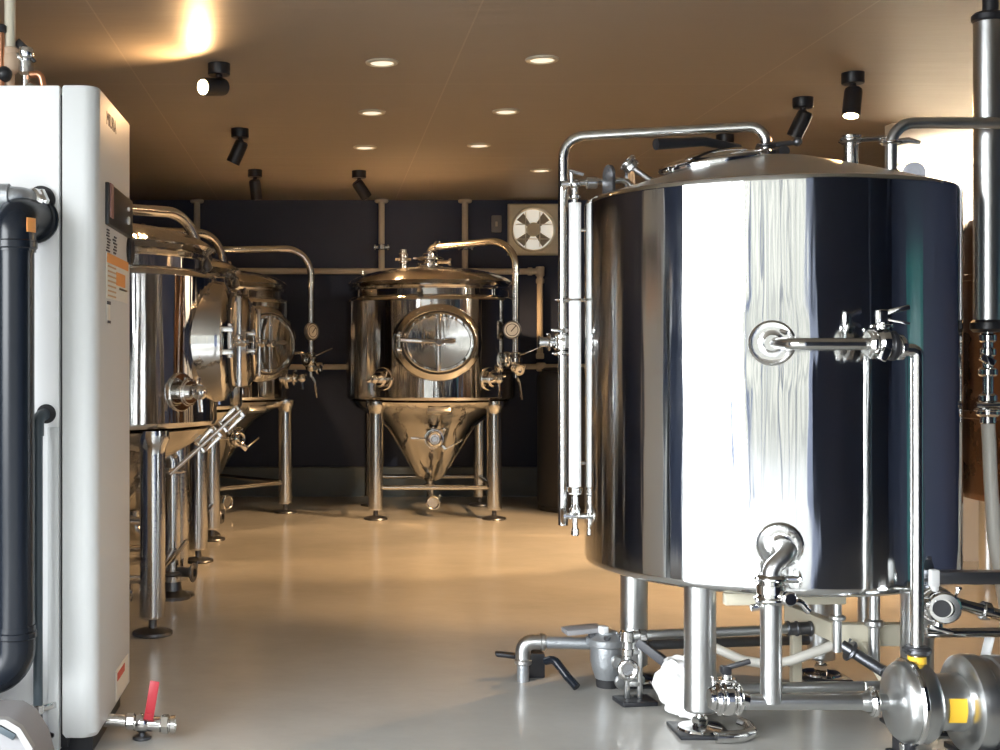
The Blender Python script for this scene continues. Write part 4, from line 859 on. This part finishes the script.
m = MB(); m.puck((W(1, 30, 4.6).x, 4.6, gz(29, 4.6)), (0, 0, 1), .02, .03); cpx.part('cap', m, BLACK)
cpx.part('gland_nut', MB().sphere((W(3, 75, 4.58).x, 4.6, gz(73, 4.58)), .03, 12, 8), BLACK)
sv_ = Thing('safety_valve', 'brass-and-steel safety valve with black lever standing on the boiler top', 'valve', W(26, 85, 4.62))
sx_ = (26 - 325) / 1250 * 4.62
m = MB(); m.lathe([(.016, topz), (.016, gz(76, 4.62)), (.028, gz(73, 4.62)), (.028, gz(62, 4.62)), (.018, gz(60, 4.62)), (.026, gz(58, 4.62)), (.03, gz(52, 4.62)), (.026, gz(48, 4.62))], (sx_, 4.62, 0), seg=18); m.cyl((sx_ - .05, 4.62, gz(57, 4.62)), (sx_, 4.62, gz(57, 4.62)), .018, seg=12); sv_.part('valve_body', m, STEEL)
m = MB(); m.bar((sx_ + .0, 4.62, gz(52, 4.62)), (sx_ + .035, 4.62, gz(62, 4.62)), .014, .012, .003); m.bar((sx_ - .04, 4.64, gz(40, 4.62)), (sx_ - .0, 4.64, gz(50, 4.62)), .014, .03, .003); sv_.part('lever', m, BLACK)
m = MB(); m.tube(fillet([(sx_ + .02, 4.6, gz(76, 4.62)), (sx_ + .06, 4.6, gz(75, 4.62)), (sx_ + .075, 4.6, topz)], .03, 5), .013, 12); sv_.part('copper_bend', m, COPPER)
m = MB(); m.box((sx_ - .022, 4.56, topz + .015), (.03, .03, .03), None, .004); sv_.part('yellow_tag', m, YELLOW)
m = MB(); m.sphere((sx_ + .03, 4.56, topz + .018), .026, 14, 8); m.sphere((sx_ + .09, 4.56, topz + .006), .014, 10, 6); sv_.part('cap_nut', m, CHROME)

# grey plastic tub in the bottom-left corner
gt = Thing('grey_plastic_case', 'grey plastic case with sloped shoulder and slot at the bottom left corner', 'case', (-1.12, 4.06, 0))
prof = [(-1.35, 0), (-.90, 0), (-.905, .10), (-.925, .17), (-.965, .235), (-1.01, .262), (-1.35, .27)]
m = MB(); m.loft([[V((x, 3.96, z)) for x, z in prof], [V((x - .0, 3.95, z)) for x, z in prof], [V((x, 4.18, z)) for x, z in prof]]) ; gt.part('body', m, GREYPL)
m = MB(); m.box((-1.01, 3.948, .225), (.07, .012, .022), (0, .5, 0), .004); gt.part('handle_slot', m, SLATE)
m = MB(); m.loft([[V((x + .004, y, z + .004)) for x, z in prof[3:]] + [V((x - .01, y, z - .012)) for x, z in prof[:2:-1]] for y in (3.94, 3.975)]); gt.part('lip', m, mat('light_grey_plastic', (.34, .34, .34), .5))

# ------------------------------------------------------------------ daylight, camera, view
w = bpy.data.worlds.new('overcast_sky'); bpy.context.scene.world = w; w.use_nodes = True
bg = w.node_tree.nodes['Background']; bg.inputs['Color'].default_value = (.93, .97, 1, 1); bg.inputs['Strength'].default_value = 12
def portal(loc, rot, sx, sy):
    L = bpy.data.lights.new('daylight_portal', 'AREA'); L.shape = 'RECTANGLE'; L.size = sx; L.size_y = sy; L.cycles.is_portal = True
    o = bpy.data.objects.new('daylight_portal', L); C.objects.link(o); o.location = loc; o.rotation_euler = rot
portal(((XL + XJ) / 2, YF - .05, 1.47), (PI / 2, 0, 0), XJ - XL, 3.05)
portal((XL - .05, 1.0, 1.52), (PI / 2, 0, -PI / 2), 4.0, 3.05)

cam = bpy.data.cameras.new('camera'); cam.sensor_width = 36; cam.lens = 45; cam.shift_x = .175; cam.shift_y = -.015; cam.clip_start = .05
co_ = bpy.data.objects.new('camera', cam); C.objects.link(co_); co_.location = (0, 0, EYE); co_.rotation_euler = (PI / 2, 0, 0)
sc = bpy.context.scene; sc.camera = co_
sc.view_settings.view_transform = 'Standard'; sc.view_settings.look = 'None'; sc.view_settings.exposure = 0.75; sc.view_settings.gamma = 1; sc.view_settings.use_curve_mapping = False
